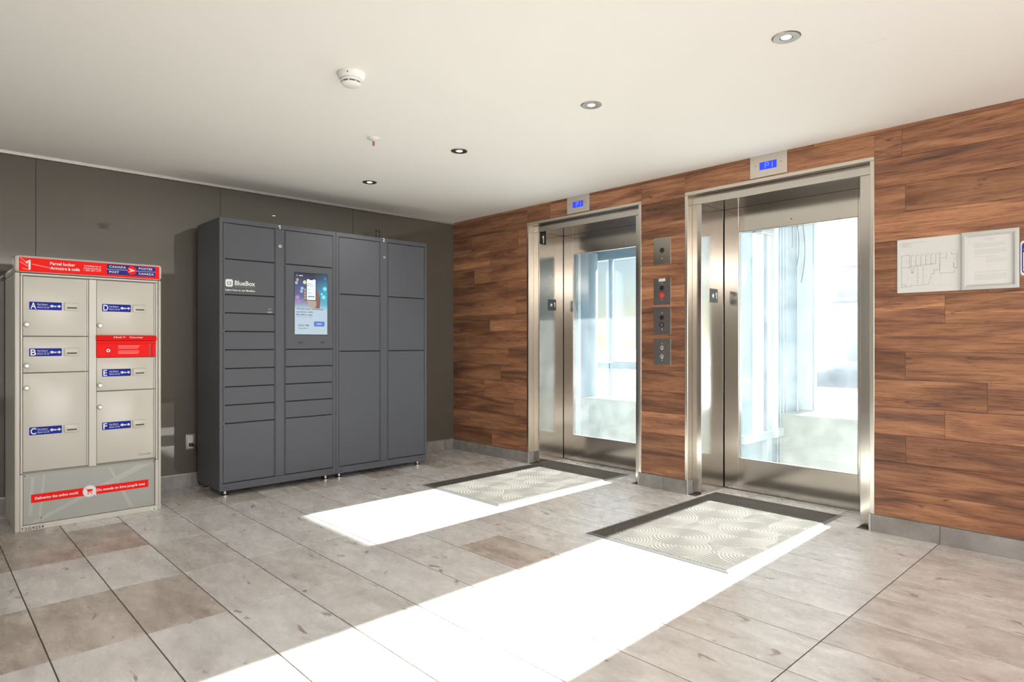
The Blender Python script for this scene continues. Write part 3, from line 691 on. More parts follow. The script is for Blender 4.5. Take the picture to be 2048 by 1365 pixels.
# ================================================================== BEIGE PARCEL MAILBOX
PX = .60; Y0, Y1 = -3.771, -2.983
t = thing('parcel_mailbox', (.3, (Y0 + Y1) / 2, 0), 'beige free-standing parcel mailbox with red header and lettered doors', 'mailbox')
box('cabinet', .035, PX - .028, Y0 + .004, Y1 - .004, .0, 1.553, M['box'], .003, parent=t)
box('header_cap', .50, PX + .012, Y0 - .002, Y1 + .002, 1.558, 1.659, M['box'], .018, 4, parent=t)
box('roof_sheet', .035, .499, Y0 + .004, Y1 - .004, 1.5535, 1.60, M['box'], .012, 2, parent=t)
m = MB(); m.box(.56, PX, Y0, Y0 + .026, .0, 1.556, M['box'], .008, 2); m.build('side_post', parent=t); m = MB(); m.box(.56, PX, Y1 - .017, Y1, .0, 1.556, M['box'], .007, 2); m.build('side_post', parent=t)
m = MB()
for z0, z1 in [(.345, 1.54)]:
    m.box(PX - .028, PX - .006, Y0 + .0285, Y0 + .0385, z0, z1, M['box'], .002); m.box(PX - .028, PX - .006, Y1 - .031, Y1 - .0195, z0, z1, M['box'], .002)
    m.box(PX - .028, PX - .006, Y0 + .0285, Y1 - .0195, z1 + .001, z1 + .013, M['box'], .002)
m.box(PX - .028, PX - .004, -3.3975, -3.356, .346, 1.537, M['box'], .003)
m.build('door_frame', parent=t)
# shadow seams
m = MB(); m.box(PX - .0285, PX - .0275, Y0 + .026, Y1 - .016, .34, 1.556, M['box_in']); m.build('seam', parent=t)
HX = PX + .012
m = MB(); OH = (HX - .0002, 0, 0)
m.rect(OH, FX, -3.752, -2.997, 1.5625, 1.6455, .0008, M['red']); hs = m.build('header_sign', parent=t, label='red header strip')
OH2 = (HX + .0008, 0, 0)
m = MB()
for a, b, c_, d_ in [(-3.745, 1.642, -3.70, 1.600), (-3.748, 1.620, -3.705, 1.590), (-3.69, 1.608, -3.60, 1.592), (-3.735, 1.580, -3.700, 1.574)]: m.line(OH2, FX, (a, b), (c_, d_), .007, .0002, M['pale_red'])
m.build('worn_streak', parent=hs)
HT = HX + .0011
m = MB(); m.text('1', (HT, -3.722, 1.574), FX, .058, M['white'], width=.026, bold=.04)
m.build('numeral', parent=hs, label='white numeral 1'); m = MB(); m.text('Parcel locker', (HT, -3.600, 1.611), FX, .0175, M['white'], width=.128, bold=.02); m.text('Armoire à colis', (HT, -3.600, 1.5835), FX, .0175, M['white'], width=.152, bold=.02)
m.build('lettering', parent=hs, label='white bilingual title'); m = MB()
for k, s_ in enumerate(['canadapost.ca', 'postescanada.ca', '1 800 267-1177']): m.text(s_, (HT, -3.426, 1.6165 - .0145 * k), FX, .0088, M['white'], width=.092, bold=.01)
m.build('lettering', parent=hs, label='small white contact lines')
m = MB(); m.rect(OH2, FX, -3.302, -3.022, 1.5765, 1.6415, .0006, M['navy'])
OH3 = (HX + .0014, 0, 0)
m.rect(OH3, FX, -3.302, -3.022, 1.6075, 1.6095, .0002, M['white'])
m.disc(OH3, FX, -3.161, 1.609, .0275, .0004, M['red'], 28)
OH4 = (HX + .0018, 0, 0)
m.poly(OH4, FX, [(-3.181, 1.624), (-3.139, 1.609), (-3.168, 1.609)], .0003, M['white']); m.poly(OH4, FX, [(-3.168, 1.607), (-3.139, 1.6085), (-3.181, 1.597), (-3.173, 1.604)], .0003, M['white'])
H4 = HX + .0016
m.text('CANADA', (H4, -3.289, 1.6195), FX, .0135, M['white'], width=.094, bold=.018, spacing=1.15); m.text('POST', (H4, -3.289, 1.5855), FX, .0135, M['white'], width=.054, bold=.018, spacing=1.15)
m.text('POSTES', (H4, -3.121, 1.6195), FX, .0135, M['white'], width=.080, bold=.018, spacing=1.15); m.text('CANADA', (H4, -3.121, 1.5855), FX, .0135, M['white'], width=.090, bold=.018, spacing=1.15)
m.build('post_logo', parent=hs, label='navy plate with red disc and white wing')

def mdoor(y0, y1, z0, z1, letter, lz, kz):
    DX = PX - .010
    # bent sheet door with a lip along the hinge side
    m = MB(); m.box(PX - .027, DX, y0, y1 - .018, z0 + .0012, z1 - .0012, M['box'], .0025, 2); m.box(PX - .027, DX - .008, y1 - .0185, y1 - .008, z0 + .0012, z1 - .0012, M['box']); m.box(PX - .027, DX + .001, y1 - .0075, y1 - .0005, z0 + .0012, z1 - .0012, M['box'], .001)
    d = m.build('door', parent=t)
    O = (DX, 0, 0); ly = y0 + .030
    m = MB(); m.rrect(O, FX, ly, ly + .162, lz - .024, lz + .024, .003, .0008, M['blue'], 3)
    DT = DX + .0011
    m.text(letter, (DT, ly + .006, lz - .018), FX, .037, M['white'], width=.028 if letter in 'ABCDG' else .021, bold=.02)
    m.text('Key Return', (DT, ly + .040, lz + .006), FX, .0080, M['white'], width=.050, bold=.01); m.text('Retour de clé', (DT, ly + .040, lz - .013), FX, .0080, M['white'], width=.058, bold=.01)
    O2 = (DX + .0008, 0, 0)
    m.rect(O2, FX, ly + .040, ly + .096, lz - .0005, lz + .0005, .0003, M['white'])
    m.disc(O2, FX, ly + .112, lz, .0095, .0003, M['white'], 16, .85); m.rect(O2, FX, ly + .118, ly + .136, lz - .0028, lz + .0032, .0003, M['white'])
    m.rect(O2, FX, ly + .124, ly + .134, lz - .0055, lz - .001, .0003, M['white']); m.disc((DX + .0011, 0, 0), FX, ly + .108, lz, .002, .0002, M['blue'], 10)
    m.rect(O2, FX, ly + .140, ly + .148, lz - .0045, lz + .0045, .0003, M['white']); m.poly(O2, FX, [(ly + .147, lz - .0105), (ly + .1585, lz), (ly + .147, lz + .0105)], .0003, M['white'])
    m.build('key_label', parent=d, label='blue label with white letter %s, key and arrow' % letter)
    m = MB(); sy = ly + .173; m.box(DX, DX + .009, sy, sy + .078, lz - .025, lz + .025, M['box'], .0035, 2)
    m.box(DX + .0085, DX + .0096, sy + .015, sy + .066, lz - .011, lz - .003, M['slot']); m.build('key_slot', parent=d)
    m = MB(); ky = y0 + .018; m.lathe((DX, ky, kz), (1, 0, 0), [(.0165, 0), (.0165, .0012)], M['box_in'], 20); m.lathe((DX + .0012, ky, kz), (1, 0, 0), [(.0145, 0), (.0145, .010), (.0125, .013), (.006, .013)], M['box'], 20); m.disc((DX + .0140, 0, 0), FX, ky, kz, .006, .001, M['alu'], 12); m.build('lock', parent=d)  # darker ring at the lock base paints in its shading
    return d
mdoor(-3.730, -3.399, 1.175, 1.536, 'A', 1.359, 1.244)
mdoor(-3.730, -3.399, .953, 1.172, 'B', 1.076, .995)
mdoor(-3.730, -3.399, .355, .950, 'C', .598, .861)
mdoor(-3.354, -3.016, 1.180, 1.536, 'D', 1.360, 1.244)
mdoor(-3.354, -3.016, .823, 1.038, 'E', .939, .860)
dF = mdoor(-3.354, -3.016, .358, .820, 'F', .595, .720)
MB().text('Canadä'.replace('ä', 'a'), (PX - .010, -3.118, .382), FX, .017, M['box_in'], width=.075, bold=.0, d=.0008).build('embossed_word', parent=dF)
# red letter slot
m = MB(); m.box(PX - .03, PX - .004, -3.357, -3.017, 1.040, 1.150, M['red'], .002); m.box(PX - .03, PX + .004, -3.357, -3.017, 1.128, 1.148, M['red'], .002)
m.box(PX - .006, PX + .004, -3.040, -3.017, 1.042, 1.127, M['red'], .001); m.box(PX - .006, PX - .0035, -3.057, -3.0405, 1.042, 1.127, M['red_d'])
m.box(PX - .006, PX + .004, -3.357, -3.352, 1.042, 1.127, M['red'], .001)
ml = m.build('letter_slot', parent=t, label='red mail slot unit')
m = MB(); m.poly((0, -3.359, 0), (Vector((1, 0, 0)), Vector((0, 0, 1)), Vector((0, 1, 0))), [(PX - .02, 1.180), (PX + .008, 1.180), (PX + .026, 1.157), (PX + .024, 1.151), (PX - .02, 1.166)], .344, M['red'])
m.build('hood', parent=ml)
box('slot_opening', PX - .01, PX + .0045, -3.337, -3.042, 1.1495, 1.1545, M['slot'], parent=ml)
F45 = (Vector((0, 1, 0)), Vector((-.018, 0, .023)).normalized(), Vector((.023, 0, .018)).normalized())
m = MB(); m.text('Mail', (PX + .0205, -3.265, 1.1640), F45, .013, M['white'], width=.045, bold=.02, d=.001); m.build('lettering', parent=ml, label='white lettering'); m = MB(); m.text('Courrier', (PX + .0205, -3.175, 1.1640), F45, .013, M['white'], width=.078, bold=.02, d=.001)
m.build('lettering', parent=ml, label='white lettering'); m = MB(); m.poly((PX + .0205, -3.203, 1.166), F45, [(-.008, 0), (.008, .005), (-.008, .010)], .001, M['white']); m.build('wing_mark', parent=ml)
m = MB(); m.cyl((PX - .004, -3.292, 1.083), (1, 0, 0), .0105, .005, M['steel_d'], 18); m.cyl((PX + .001, -3.292, 1.083), (1, 0, 0), .005, .0008, M['black'], 10); m.build('lock', parent=ml)
m = MB()
for k, w in enumerate((.125, .122, .115, 0, .123, .120, .118)):
    if w: m.rect((PX - .004, 0, 0), FX, -3.236, -3.236 + w, 1.113 - k * .0085, 1.1155 - k * .0085, .0004, M['small_red'])
m.build('small_print', parent=ml)
# lower graphic panel
m = MB(); m.box(PX - .028, PX - .004, Y0 + .026, Y1 - .0165, .0, .034, M['box'], .002); m.box(PX - .028, PX - .004, Y0 + .026, Y0 + .040, .034, .342, M['box'], .002); m.box(PX - .028, PX - .004, Y1 - .035, Y1 - .0165, .034, .342, M['box'], .002); m.build('plinth_frame', parent=t)
LX = PX - .012
lp = box('graphic_panel', PX - .027, LX, -3.7285, -3.0205, .0365, .336, M['box_panel'], .001, parent=t, label='grey-green graphic panel')
m = MB(); OL = (LX, 0, 0)
m.poly(OL, FX, [(-3.705, .042), (-3.66, .042), (-3.04, .318), (-3.12, .322)], .0002, M['box_panel_l'])
m.poly(OL, FX, [(-3.705, .09), (-3.69, .32), (-3.675, .32), (-3.685, .09)], .0002, M['box_panel_l']); m.poly(OL, FX, [(-3.655, .09), (-3.632, .325), (-3.622, .325), (-3.640, .06)], .0002, M['box_panel_l'])
m.poly(OL, FX, [(-3.29, .325), (-3.17, .05), (-3.145, .05), (-3.275, .325)], .00035, M['box_panel_l'])
m.build('pale_streaks', parent=lp)
OL2 = (LX + .0002, 0, 0)
m = MB(); m.rect(OL2, FX, -3.691, -3.058, .164, .2145, .0006, M['red'])
m.text('Delivering the online world', (LX + .0009, -3.672, .1815), FX, .0155, M['white'], width=.218, bold=.02); m.text('Du monde en ligne jusqu\'à vous', (LX + .0009, -3.350, .1815), FX, .0155, M['white'], width=.272, bold=.02)
m.disc((LX + .0008, 0, 0), FX, -3.392, .189, .0375, .0006, M['white'], 30); m.disc((LX + .0014, 0, 0), FX, -3.392, .189, .0345, .0001, M['box_panel_l'], 30); m.disc((LX + .0015, 0, 0), FX, -3.392, .189, .033, .0001, M['white'], 30)
OC = (LX + .0016, 0, 0)
m.line(OC, FX, (-3.413, .208), (-3.406, .204), .003, .0002, M['red_d']); m.poly(OC, FX, [(-3.407, .203), (-3.374, .200), (-3.377, .187), (-3.402, .184)], .0002, M['red']); m.line(OC, FX, (-3.405, .179), (-3.376, .181), .003, .0002, M['red'])
m.disc(OC, FX, -3.400, .172, .0035, .0002, M['red'], 10); m.disc(OC, FX, -3.381, .172, .0035, .0002, M['red'], 10)
m.poly((LX + .0018, 0, 0), FX, [(-3.374, .188), (-3.352, .170), (-3.361, .169), (-3.355, .158), (-3.361, .156), (-3.367, .167), (-3.374, .161)], .0004, M['white']); m.build('red_banner', parent=lp, label='red slogan strip with a cart button')
MB().text('T2G9254', (PX - .004, -3.741, .0065), FX, .0165, M['black'], width=.112, bold=.015, spacing=1.2).build('serial_number', parent=t, label='black stencilled serial T2G9254')
m = MB(); m.rect((PX - .004, 0, 0), FX, -3.048, -3.012, .004, .021, .0004, M['whiteplastic']); m.rect((PX - .0036, 0, 0), FX, -3.044, -3.042, .007, .018, .0002, M['ink']); m.rect((PX - .0036, 0, 0), FX, -3.030, -3.020, .008, .017, .0002, M['ink']); m.build('sticker', parent=t)
for y, z in [(-3.734, .341), (-3.018, .341), (-3.722, .330), (-3.026, .330)]: MB().cyl((PX - .012 if z < .34 else PX - .006, y, z), (1, 0, 0), .0035, .0012, M['black'], 8).build('screw', parent=t)

# ================================================================== OUTLET, PLUG
o = thing('wall_outlet', (0, -2.62, .352), 'steel-plated double wall outlet on grey wall beside the charcoal lockers', 'outlet')
m = MB(); m.box(0, .006, -2.655, -2.589, .294, .412, M['outlet_steel'], .001, 2); m.build('cover_plate', parent=o)
m = MB(); m.box(.006, .009, -2.640, -2.604, .306, .400, M['whiteplastic'], .0015)
m.build('receptacle', parent=o)
m = MB()
for z in (.378, .332):
    m.box(.009, .0094, -2.6315, -2.6285, z, z + .009, M['black']); m.box(.009, .0094, -2.6165, -2.6135, z, z + .009, M['black']); m.cyl((.009, -2.6225, z - .009), (1, 0, 0), .003, .0004, M['black'], 8)
m.build('socket_slots', parent=o)
p = thing('power_plug', (.012, -2.615, .335), 'black plug and cord leading behind the left locker', 'plug')
MB().box(.0095, .036, -2.636, -2.606, .318, .345, M['rubber'], .004, 2).build('plug_body', parent=p)
MB().tube([(.030, -2.607, .330), (.042, -2.599, .324), (.046, -2.591, .308), (.040, -2.583, .285), (.034, -2.575, .25), (.032, -2.568, .19), (.030, -2.565, .10), (.030, -2.562, .012)], .0042, M['rubber']).build('cord', parent=p)

# ================================================================== CEILING FITTINGS
where = {.92: 'small recessed ceiling spotlight farthest from the camera, nearest the grey wall', 2.06: 'second recessed ceiling spotlight from the grey wall', 3.19: 'third recessed ceiling spotlight from the grey wall, above the left mat', 4.235: 'largest-looking recessed ceiling spotlight, nearest the framed notice'}
for x, lab in where.items():
    t = thing('ceiling_spotlight', (x, -1.565, CE), lab, 'spotlight', 'recessed ceiling spotlights')
    MB().lathe((x, -1.565, CE), (0, 0, -1), [(.0565, 0), (.0565, .002), (.053, .0045), (.026, .0035), (.023, .0)], M['nickel'], 40).build('trim_ring', parent=t)
    MB().lathe((x, -1.565, CE), (0, 0, -1), [(.0235, .0012), (.0225, .003), (.018, .001)], M['lamp_in'], 28).build('reflector', parent=t)
    MB().disc((x, -1.565, CE - .0012), (Vector((1, 0, 0)), Vector((0, -1, 0)), Vector((0, 0, -1))), 0, 0, .020, .001, M['led'], 24).build('lamp', parent=t)
    add_light('spot_lamp', 'SPOT', (x, -1.565, CE - .01), (0, 0, -1), 18, (1, .93, .84), spot_size=R(135), spot_blend=.9, shadow_soft_size=.02)
t = thing('smoke_detector', (2.66, -2.70, CE), 'round white smoke detector on the ceiling left of the spotlights', 'detector')
c0 = (2.66, -2.70, CE)
MB().lathe(c0, (0, 0, -1), [(.066, 0), (.066, .008), (.060, .022), (.052, .028)], M['whiteplastic'], 40).build('base', parent=t)
MB().lathe(c0, (0, 0, -1), [(.047, .028), (.050, .032), (.050, .040), (.045, .0405)], M['whiteplastic'], 40).build('collar', parent=t)
MB().lathe(c0, (0, 0, -1), [(.043, .038), (.043, .047)], M['vent'], 40).build('vent_slot', parent=t)
MB().lathe(c0, (0, 0, -1), [(.045, .047), (.045, .050), (.036, .057), (.018, .060)], M['whiteplastic'], 40).build('cap', parent=t)
m = MB()
for k in range(8):
    a = k * math.pi / 4; m.box(2.66 + .044 * math.cos(a) - .002, 2.66 + .044 * math.cos(a) + .002, -2.70 + .044 * math.sin(a) - .002, -2.70 + .044 * math.sin(a) + .002, CE - .048, CE - .038, M['whiteplastic'])
m.build('vent_rib', parent=t)
MB().cyl((2.66 + .062 * .72, -2.70 - .062 * .70, CE - .014), (.72, -.70, -.1), .003, .002, M['black'], 8).build('indicator', parent=t)
t = thing('fire_sprinkler', (1.90, -2.12, CE), 'white fire sprinkler head hanging from ceiling beyond the smoke detector', 'sprinkler')
c0 = (1.90, -2.12, CE)
MB().lathe(c0, (0, 0, -1), [(.040, 0), (.039, .004), (.024, .013), (.012, .014)], M['whiteplastic'], 28).build('escutcheon', parent=t)
m = MB(); m.cyl((1.90, -2.12, CE - .008), (0, 0, -1), .009, .012, M['whiteplastic'], 14); m.box(1.8925, 1.8955, -2.123, -2.117, CE - .052, CE - .018, M['orange']); m.box(1.9045, 1.9085, -2.123, -2.117, CE - .052, CE - .018, M['orange']); m.cyl((1.90, -2.12, CE - .018), (0, 0, -1), .002, .026, M['red'], 8); m.build('frame_arms', parent=t)
MB().cyl((1.90, -2.12, CE - .052), (0, 0, -1), .015, .0015, M['whiteplastic'], 16).build('deflector', parent=t)

# ================================================================== LIFT SIGNAGE AND PANELS
for c, lab in [(1.756, 'steel floor indicator with blue display above left lift door'), (3.442, 'steel floor indicator with blue display above right lift door')]:
    t = thing('floor_indicator', (c, -.004, 2.34), lab, 'indicator', 'lift floor indicators')
    MB().box(c - .128, c + .128, -.0065, -.0035, 2.264, CE - .001, M['steel_l'], .0008).build('face_plate', parent=t)
    MB().box(c - .059, c + .058, -.0078, -.0065, 2.311, 2.363, M['lcd']).build('display', parent=t)
    m = MB(); O = (c - .02, -.0078, 2.318)
    for a, b, p, q in [(0, 0, 0, .037), (0, .037, .022, .037), (.022, .037, .022, .018), (0, .018, .022, .018)]: m.line(O, FY, (a, b), (p, q), .003, .0004, M['lcd_txt'])
    m.line(O, FY, (.048, 0), (.048, .037), .003, .0004, M['lcd_txt']); m.build('digits', parent=t)
    for s in (-1, 1): MB().cyl((c + s * .088, -.0065, 2.344), (0, -1, 0), .004, .0008, M['steel_d'], 10).build('screw', parent=t)
def plate(z0, z1, lab, mat):
    t = thing('lift_control_plate', (2.605, -.004, (z0 + z1) / 2), lab, 'control plate', 'steel control plates between the lifts')
    MB().box(2.529, 2.681, -.003, 0, z0, z1, M[mat], .0008).build('face_plate', parent=t)
    return t
def screws(t, zs):
    for z in zs: MB().cyl((2.604, -.003, z), (0, -1, 0), .004, .001, M['whiteplastic'], 10).build('screw', parent=t)
def btn(t, z, mat, r=.0195, name='button'): MB().lathe((2.604, -.003, z), (0, -1, 0), [(r, 0), (r, .003), (r * .85, .005), (r * .4, .0052)], M[mat], 24).build(name, parent=t)
t = plate(1.739, 1.946, 'topmost bright steel plate with a single black button between the lifts', 'steel'); btn(t, 1.847, 'btn_black'); screws(t, [1.784])
t = plate(1.427, 1.630, 'dark steel plate with red key ring, second from top', 'steel_d'); btn(t, 1.556, 'btn_black'); screws(t, [1.591, 1.464])
m = MB(); m.lathe((2.603, -.003, 1.498), (0, -1, 0), [(.0215, 0), (.0215, .005), (.0115, .007), (.0105, .002)], M['btn_red'], 28); m.cyl((2.603, -.003, 1.498), (0, -1, 0), .010, .0045, M['brass'], 18); m.box(2.6018, 2.6042, -.008, -.0074, 1.493, 1.503, M['black']); m.build('fire_key_switch', parent=t, label='red ringed key switch')
box('paper_tag', 2.575, 2.633, -.0038, -.003, 1.606, 1.629, M['whiteplastic'], parent=t)
t = plate(1.197, 1.405, 'dark steel plate with black button above black key switch, third from top', 'steel_d'); btn(t, 1.328, 'btn_black'); screws(t, [1.363, 1.236])
m = MB(); m.lathe((2.602, -.003, 1.272), (0, -1, 0), [(.0195, 0), (.0195, .004), (.012, .006), (.011, .003)], M['btn_black'], 24); m.cyl((2.603, -.003, 1.272), (0, -1, 0), .010, .005, M['chrome'], 16); m.box(2.602, 2.6045, -.0086, -.0079, 1.267, 1.277, M['black']); m.build('key_switch', parent=t)
t = plate(.962, 1.163, 'lowest dark steel plate with two round call buttons', 'steel_d'); screws(t, [1.126, .998])
for z in (1.095, 1.028):
    m = MB(); m.lathe((2.602, -.003, z), (0, -1, 0), [(.0165, 0), (.0165, .003), (.0135, .004), (.0125, .002), (.006, .002)], M['chrome'], 24); m.build('call_button', parent=t)

# star + 1 plates on the jambs, and the black level plate
for xf, y0, lab in [(D1 - TH, .180, 'grey star and 1 plate on left jamb of left lift'), (D2 - TH, .186, 'grey star and 1 plate on left jamb of right lift')]:
    t = thing('floor_number_plate', (xf, y0 + .055, 1.49), lab, 'sign', 'star plates on the lift jambs')
    MB().box(xf, xf + .002, y0, y0 + .113, 1.440, 1.545, M['plate'], .0006).build('plate', parent=t)
    m = MB(); pts = []
    for k in range(10):
        rr_ = .021 if k % 2 == 0 else .0085; a = math.pi / 2 + k * math.pi / 5; pts.append((y0 + .046 + rr_ * math.cos(a), 1.492 + rr_ * math.sin(a)))
    m.poly((xf + .002, 0, 0), FX, pts, .0008, M['white']); m.text('1', (xf + .002, y0 + .080, 1.472), FX, .046, M['white'], width=.018, bold=.02, d=.0009); m.build('star_and_digit', parent=t)
xf = D1 - TH
t = thing('level_sign', (xf, .1, 2.1), 'black level sign with white 1 at top of the left lift jamb', 'sign')
MB().box(xf, xf + .002, .068, .154, 2.058, 2.168, M['black'], .0006).build('plate', parent=t)
MB().text('1', (xf + .002, .100, 2.070), FX, .072, M['white'], width=.022, bold=.02, d=.0008).build('digit', parent=t)

# ================================================================== WALL NOTICES
t = thing('floor_plan_board', (4.37, -.004, 1.58), 'white unframed floor plan board on the wood wall', 'notice board')
MB().box(4.216, 4.529, -.006, -.0008, 1.425, 1.736, M['paper'], .0008).build('board', parent=t)
m = MB(); O = (0, -.006, 0)
def pu(u, v): return (4.2385 + u * .272, 1.456 + (1 - v) * .186)
def pline(pts, w=.0012, mat='ink'):
    for a, b in zip(pts[:-1], pts[1:]):
        if a != b: m.line(O, FY, pu(*a), pu(*b), w, .0004, M[mat])
pline([(0, 1), (0, 0), (.15, 0), (.15, .43), (.15, .43)]); pline([(0, .38), (.16, .38), (.2, .33)]); pline([(0, .9), (.08, .9), (.08, 1)]); pline([(0, 1), (.05, .97), (.18, .98), (.18, .94), (.24, .94), (.3, .96), (.36, .96), (.36, .94), (.5, .94), (.55, .62)])
for k, x in enumerate((.18, .27, .36, .45, .54, .63, .70)): pline([(x, .02), (x, .34)], .0012); pline([(x + .01, .02), (x + .05, .02)], .0014)
pline([(.17, .34), (.62, .30)], .0008); pline([(.20, .36), (.18, .56), (.22, .57), (.23, .36), (.6, .33)]); pline([(.21, .52), (.2, .56)], .003)
for x in (.30, .40): pline([(x, .36), (x, .92)], .0009)
pline([(.55, .62), (.6, .62), (.6, .5), (.70, .5), (.70, .3)], .0018); pline([(.70, 0), (.70, .62), (.95, .62), (.95, .55), (1, .5), (1, .07), (.9, .07), (.9, 0)], .0013); pline([(.70, .16), (.82, .16), (.82, 0)]); pline([(.7, .28), (1, .28)], .0006, 'ink_l')
pline([(.94, .32), (.94, .48), (.98, .48)], .002); pline([(.88, .66), (.88, .98)], .0006, 'ink_l'); pline([(.72, .66), (.72, .98)], .0006, 'ink_l'); pline([(.55, .7), (.57, .98), (1, .98), (1, .6)], .0006, 'ink_l'); pline([(0, 0), (1, -.04), (1, .07)], .0006, 'ink_l')
for k in range(22): 
    u, v = random.choice([.22, .31, .4, .49, .58, .66, .1, .12, .35, .45, .25, .8, .95]), random.choice([.2, .22, .75, .7, .45]); a, b = pu(u, v); m.rect(O, FY, a, a + .007, b, b + .0018, .0004, M['ink_l'])
m.build('plan_drawing', parent=t)
m = MB()
for k, w in enumerate((.118, .045, .05, .022, .052)): m.rect(O, FY, 4.234 + .006, 4.240 + w, 1.7135 - .0055 * k, 1.7155 - .0055 * k, .0004, M['ink_l']); m.rect(O, FY, 4.231, 4.236, 1.7135 - .0055 * k, 1.7155 - .0055 * k, .0004, M['ink_l'])
m.build('small_print', parent=t)
t = thing('framed_notice', (4.66, -.01, 1.58), 'pale grey framed paper notice on the wood wall', 'notice frame')
fx0, fx1, fz0, fz1 = 4.5325, 4.783, 1.424, 1.738
pr = [(0, .006), (0, .020), (.006, .023), (.016, .023), (.026, .012), (.026, .006)]
m = MB(); vs = []; fs = []; n = len(pr)
for sx, sz in ((0, 0), (1, 0), (1, 1), (0, 1)):
    for ins, dep in pr: vs.append((fx0 + ins if sx == 0 else fx1 - ins, -dep, fz0 + ins if sz == 0 else fz1 - ins))
for k in range(4):
    for j in range(n): fs.append([k * n + j, k * n + (j + 1) % n, ((k + 1) % 4) * n + (j + 1) % n, ((k + 1) % 4) * n + j])
m.raw(vs, fs, M['frame']); m.build('frame', parent=t)
box('backing', fx0, fx1, -.006, -.0005, fz0, fz1, M['frame'], parent=t)
box('paper', fx0 + .026, fx1 - .026, -.0075, -.006, fz0 + .026, fz1 - .026, M['paper'], parent=t)
m = MB(); O = (0, -.0075, 0)
m.rect(O, FY, 4.634, 4.686, 1.6945, 1.6965, .0002, M['ink_l']); m.rect(O, FY, 4.645, 4.675, 1.688, 1.6895, .0002, M['ink_l'])
def para(x, z, n_, w, dark=False):
    for k in range(n_): m.rect(O, FY, x, x + w * (1 if k < n_ - 1 else .8), z - k * .0058 - .0015, z - k * .0058, .0002, M['ink_l'])
para(4.588, 1.678, 1, .045); para(4.588, 1.672, 4, .135); para(4.588, 1.640, 5, .142); para(4.588, 1.602, 1, .125); para(4.641, 1.594, 1, .078); para(4.641, 1.587, 4, .090); para(4.641, 1.551, 1, .035); para(4.588, 1.522, 2, .150); para(4.588, 1.506, 6, .142)
m.build('paragraphs', parent=t)
t = thing('blue_sign', (4.88, -.004, 1.58), 'white sign with blue rounded border right of the framed notice', 'sign')
MB().rrect((0, -.0008, 0), FY, 4.7865, 4.9865, 1.487, 1.667, .008, .003, M['whiteplastic']).build('plate', parent=t)
m = MB(); O = (0, -.0038, 0)
m.rrect(O, FY, 4.7925, 4.9805, 1.497, 1.658, .016, .0005, M['sign_blue']); m.rrect((0, -.0043, 0), FY, 4.798, 4.975, 1.503, 1.612, .010, .0004, M['whiteplastic']); m.rect((0, -.0047, 0), FY, 4.801, 4.830, 1.522, 1.536, .0003, M['ink'])
m.text('A', (4.799, -.0044, 1.621), FY, .028, M['white'], bold=.03, d=.0006); m.build('print', parent=t)
for z in (1.494, 1.661): MB().cyl((4.7905, -.0038, z), (0, -1, 0), .0022, .001, M['black'], 8).build('screw', parent=t)

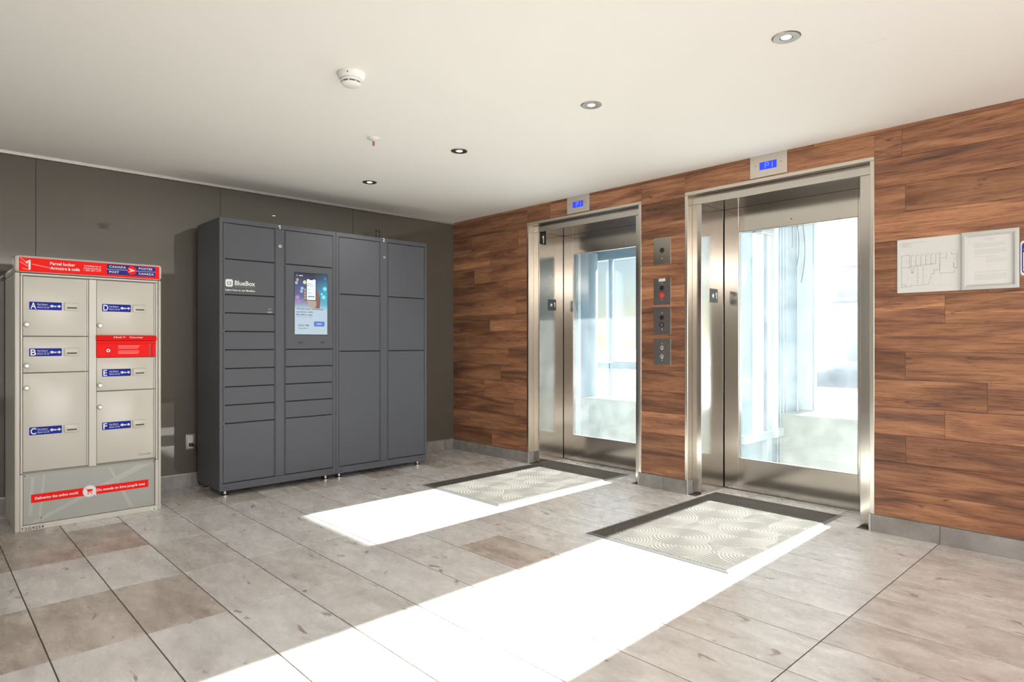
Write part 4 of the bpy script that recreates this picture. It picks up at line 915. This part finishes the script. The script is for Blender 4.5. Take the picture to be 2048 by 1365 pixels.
# ================================================================== ENTRANCE MATS
def carpet_mesh(w, l):
    rnd = random.Random(11); nx, ny = int(w / .0035), int(l / .0035)
    import numpy as np
    xs = np.linspace(0, w, nx); ys_ = np.linspace(0, l, ny); X, Y = np.meshgrid(xs, ys_, indexing='ij')
    Hh = .5 + .5 * np.sin(2 * np.pi * (X * .5 + Y) / .017)
    pts = [(rnd.uniform(-.05, w + .05), rnd.uniform(-.05, l + .05)) for _ in range(110)]
    for (px, py) in pts:
        ex = rnd.uniform(.75, 1.1); ang = rnd.uniform(-.5, .5); rad = rnd.uniform(.13, .21)
        dx = (X - px) * math.cos(ang) + (Y - py) * math.sin(ang); dy = -(X - px) * math.sin(ang) + (Y - py) * math.cos(ang)
        D = np.sqrt((dx * ex) ** 2 + (dy * .8) ** 2); mask = D < rad
        Hh[mask] = (.5 + .5 * np.sin(2 * np.pi * D / .0175))[mask]
    Z = .0022 * np.clip(Hh * 1.8, 0, 1)
    edge = np.minimum(np.minimum(X, w - X), np.minimum(Y, l - Y)); Z = Z * np.clip(edge / .006, 0, 1)
    V = np.stack([X - w / 2, Y - l / 2, Z], -1).reshape(-1, 3)
    i, j = np.meshgrid(np.arange(nx - 1), np.arange(ny - 1), indexing='ij'); a = (i * ny + j).ravel()
    F = np.stack([a, a + ny, a + ny + 1, a + 1], -1)
    me = bpy.data.meshes.new('mat_pile'); me.vertices.add(len(V)); me.vertices.foreach_set('co', V.ravel().astype('f'))
    me.loops.add(F.size); me.loops.foreach_set('vertex_index', F.ravel().astype('i')); me.polygons.add(len(F))
    me.polygons.foreach_set('loop_start', np.arange(0, F.size, 4, dtype='i')); me.polygons.foreach_set('use_smooth', [True] * len(F))
    me.update(calc_edges=True); me.validate(); me.materials.append(M['carpet']); return me
PW, PLn = .905 - .044, 1.515 - .044
pile = carpet_mesh(PW, PLn)
for cx, cy, rz, lab in [(1.663, -.510, 0.0, 'ribbed entrance mat with swirl relief before the left lift'), (3.386, -.545, 0.0, 'ribbed entrance mat with swirl relief before the right lift')]:
    ang = math.atan2(.055, 1.5) if cx > 3 else math.atan2(.11, 1.5) * .6
    ang = -ang * 0 
    t = thing('entrance_mat', (cx, cy, 0), lab, 'mat', 'entrance mats before the lifts')
    w, l = .905, 1.515
    m = MB(); e = .022
    o_ = [(-w / 2, -l / 2), (w / 2, -l / 2), (w / 2, l / 2), (-w / 2, l / 2)]; i_ = [(-w / 2 + e, -l / 2 + e), (w / 2 - e, -l / 2 + e), (w / 2 - e, l / 2 - e), (-w / 2 + e, l / 2 - e)]
    vs = [(cx + a, cy + b, .0) for a, b in o_] + [(cx + a, cy + b, .002) for a, b in o_] + [(cx + a, cy + b, .0065) for a, b in i_]
    fs = [[0, 3, 2, 1], [8, 9, 10, 11]] + [[k, (k + 1) % 4, 4 + (k + 1) % 4, 4 + k] for k in range(4)] + [[4 + k, 4 + (k + 1) % 4, 8 + (k + 1) % 4, 8 + k] for k in range(4)]
    m.raw(vs, fs, M['rubber_edge']); m.build('rubber_border', parent=t, smooth=False)
    link('carpet_pile', pile, (cx, cy, .0066), t)
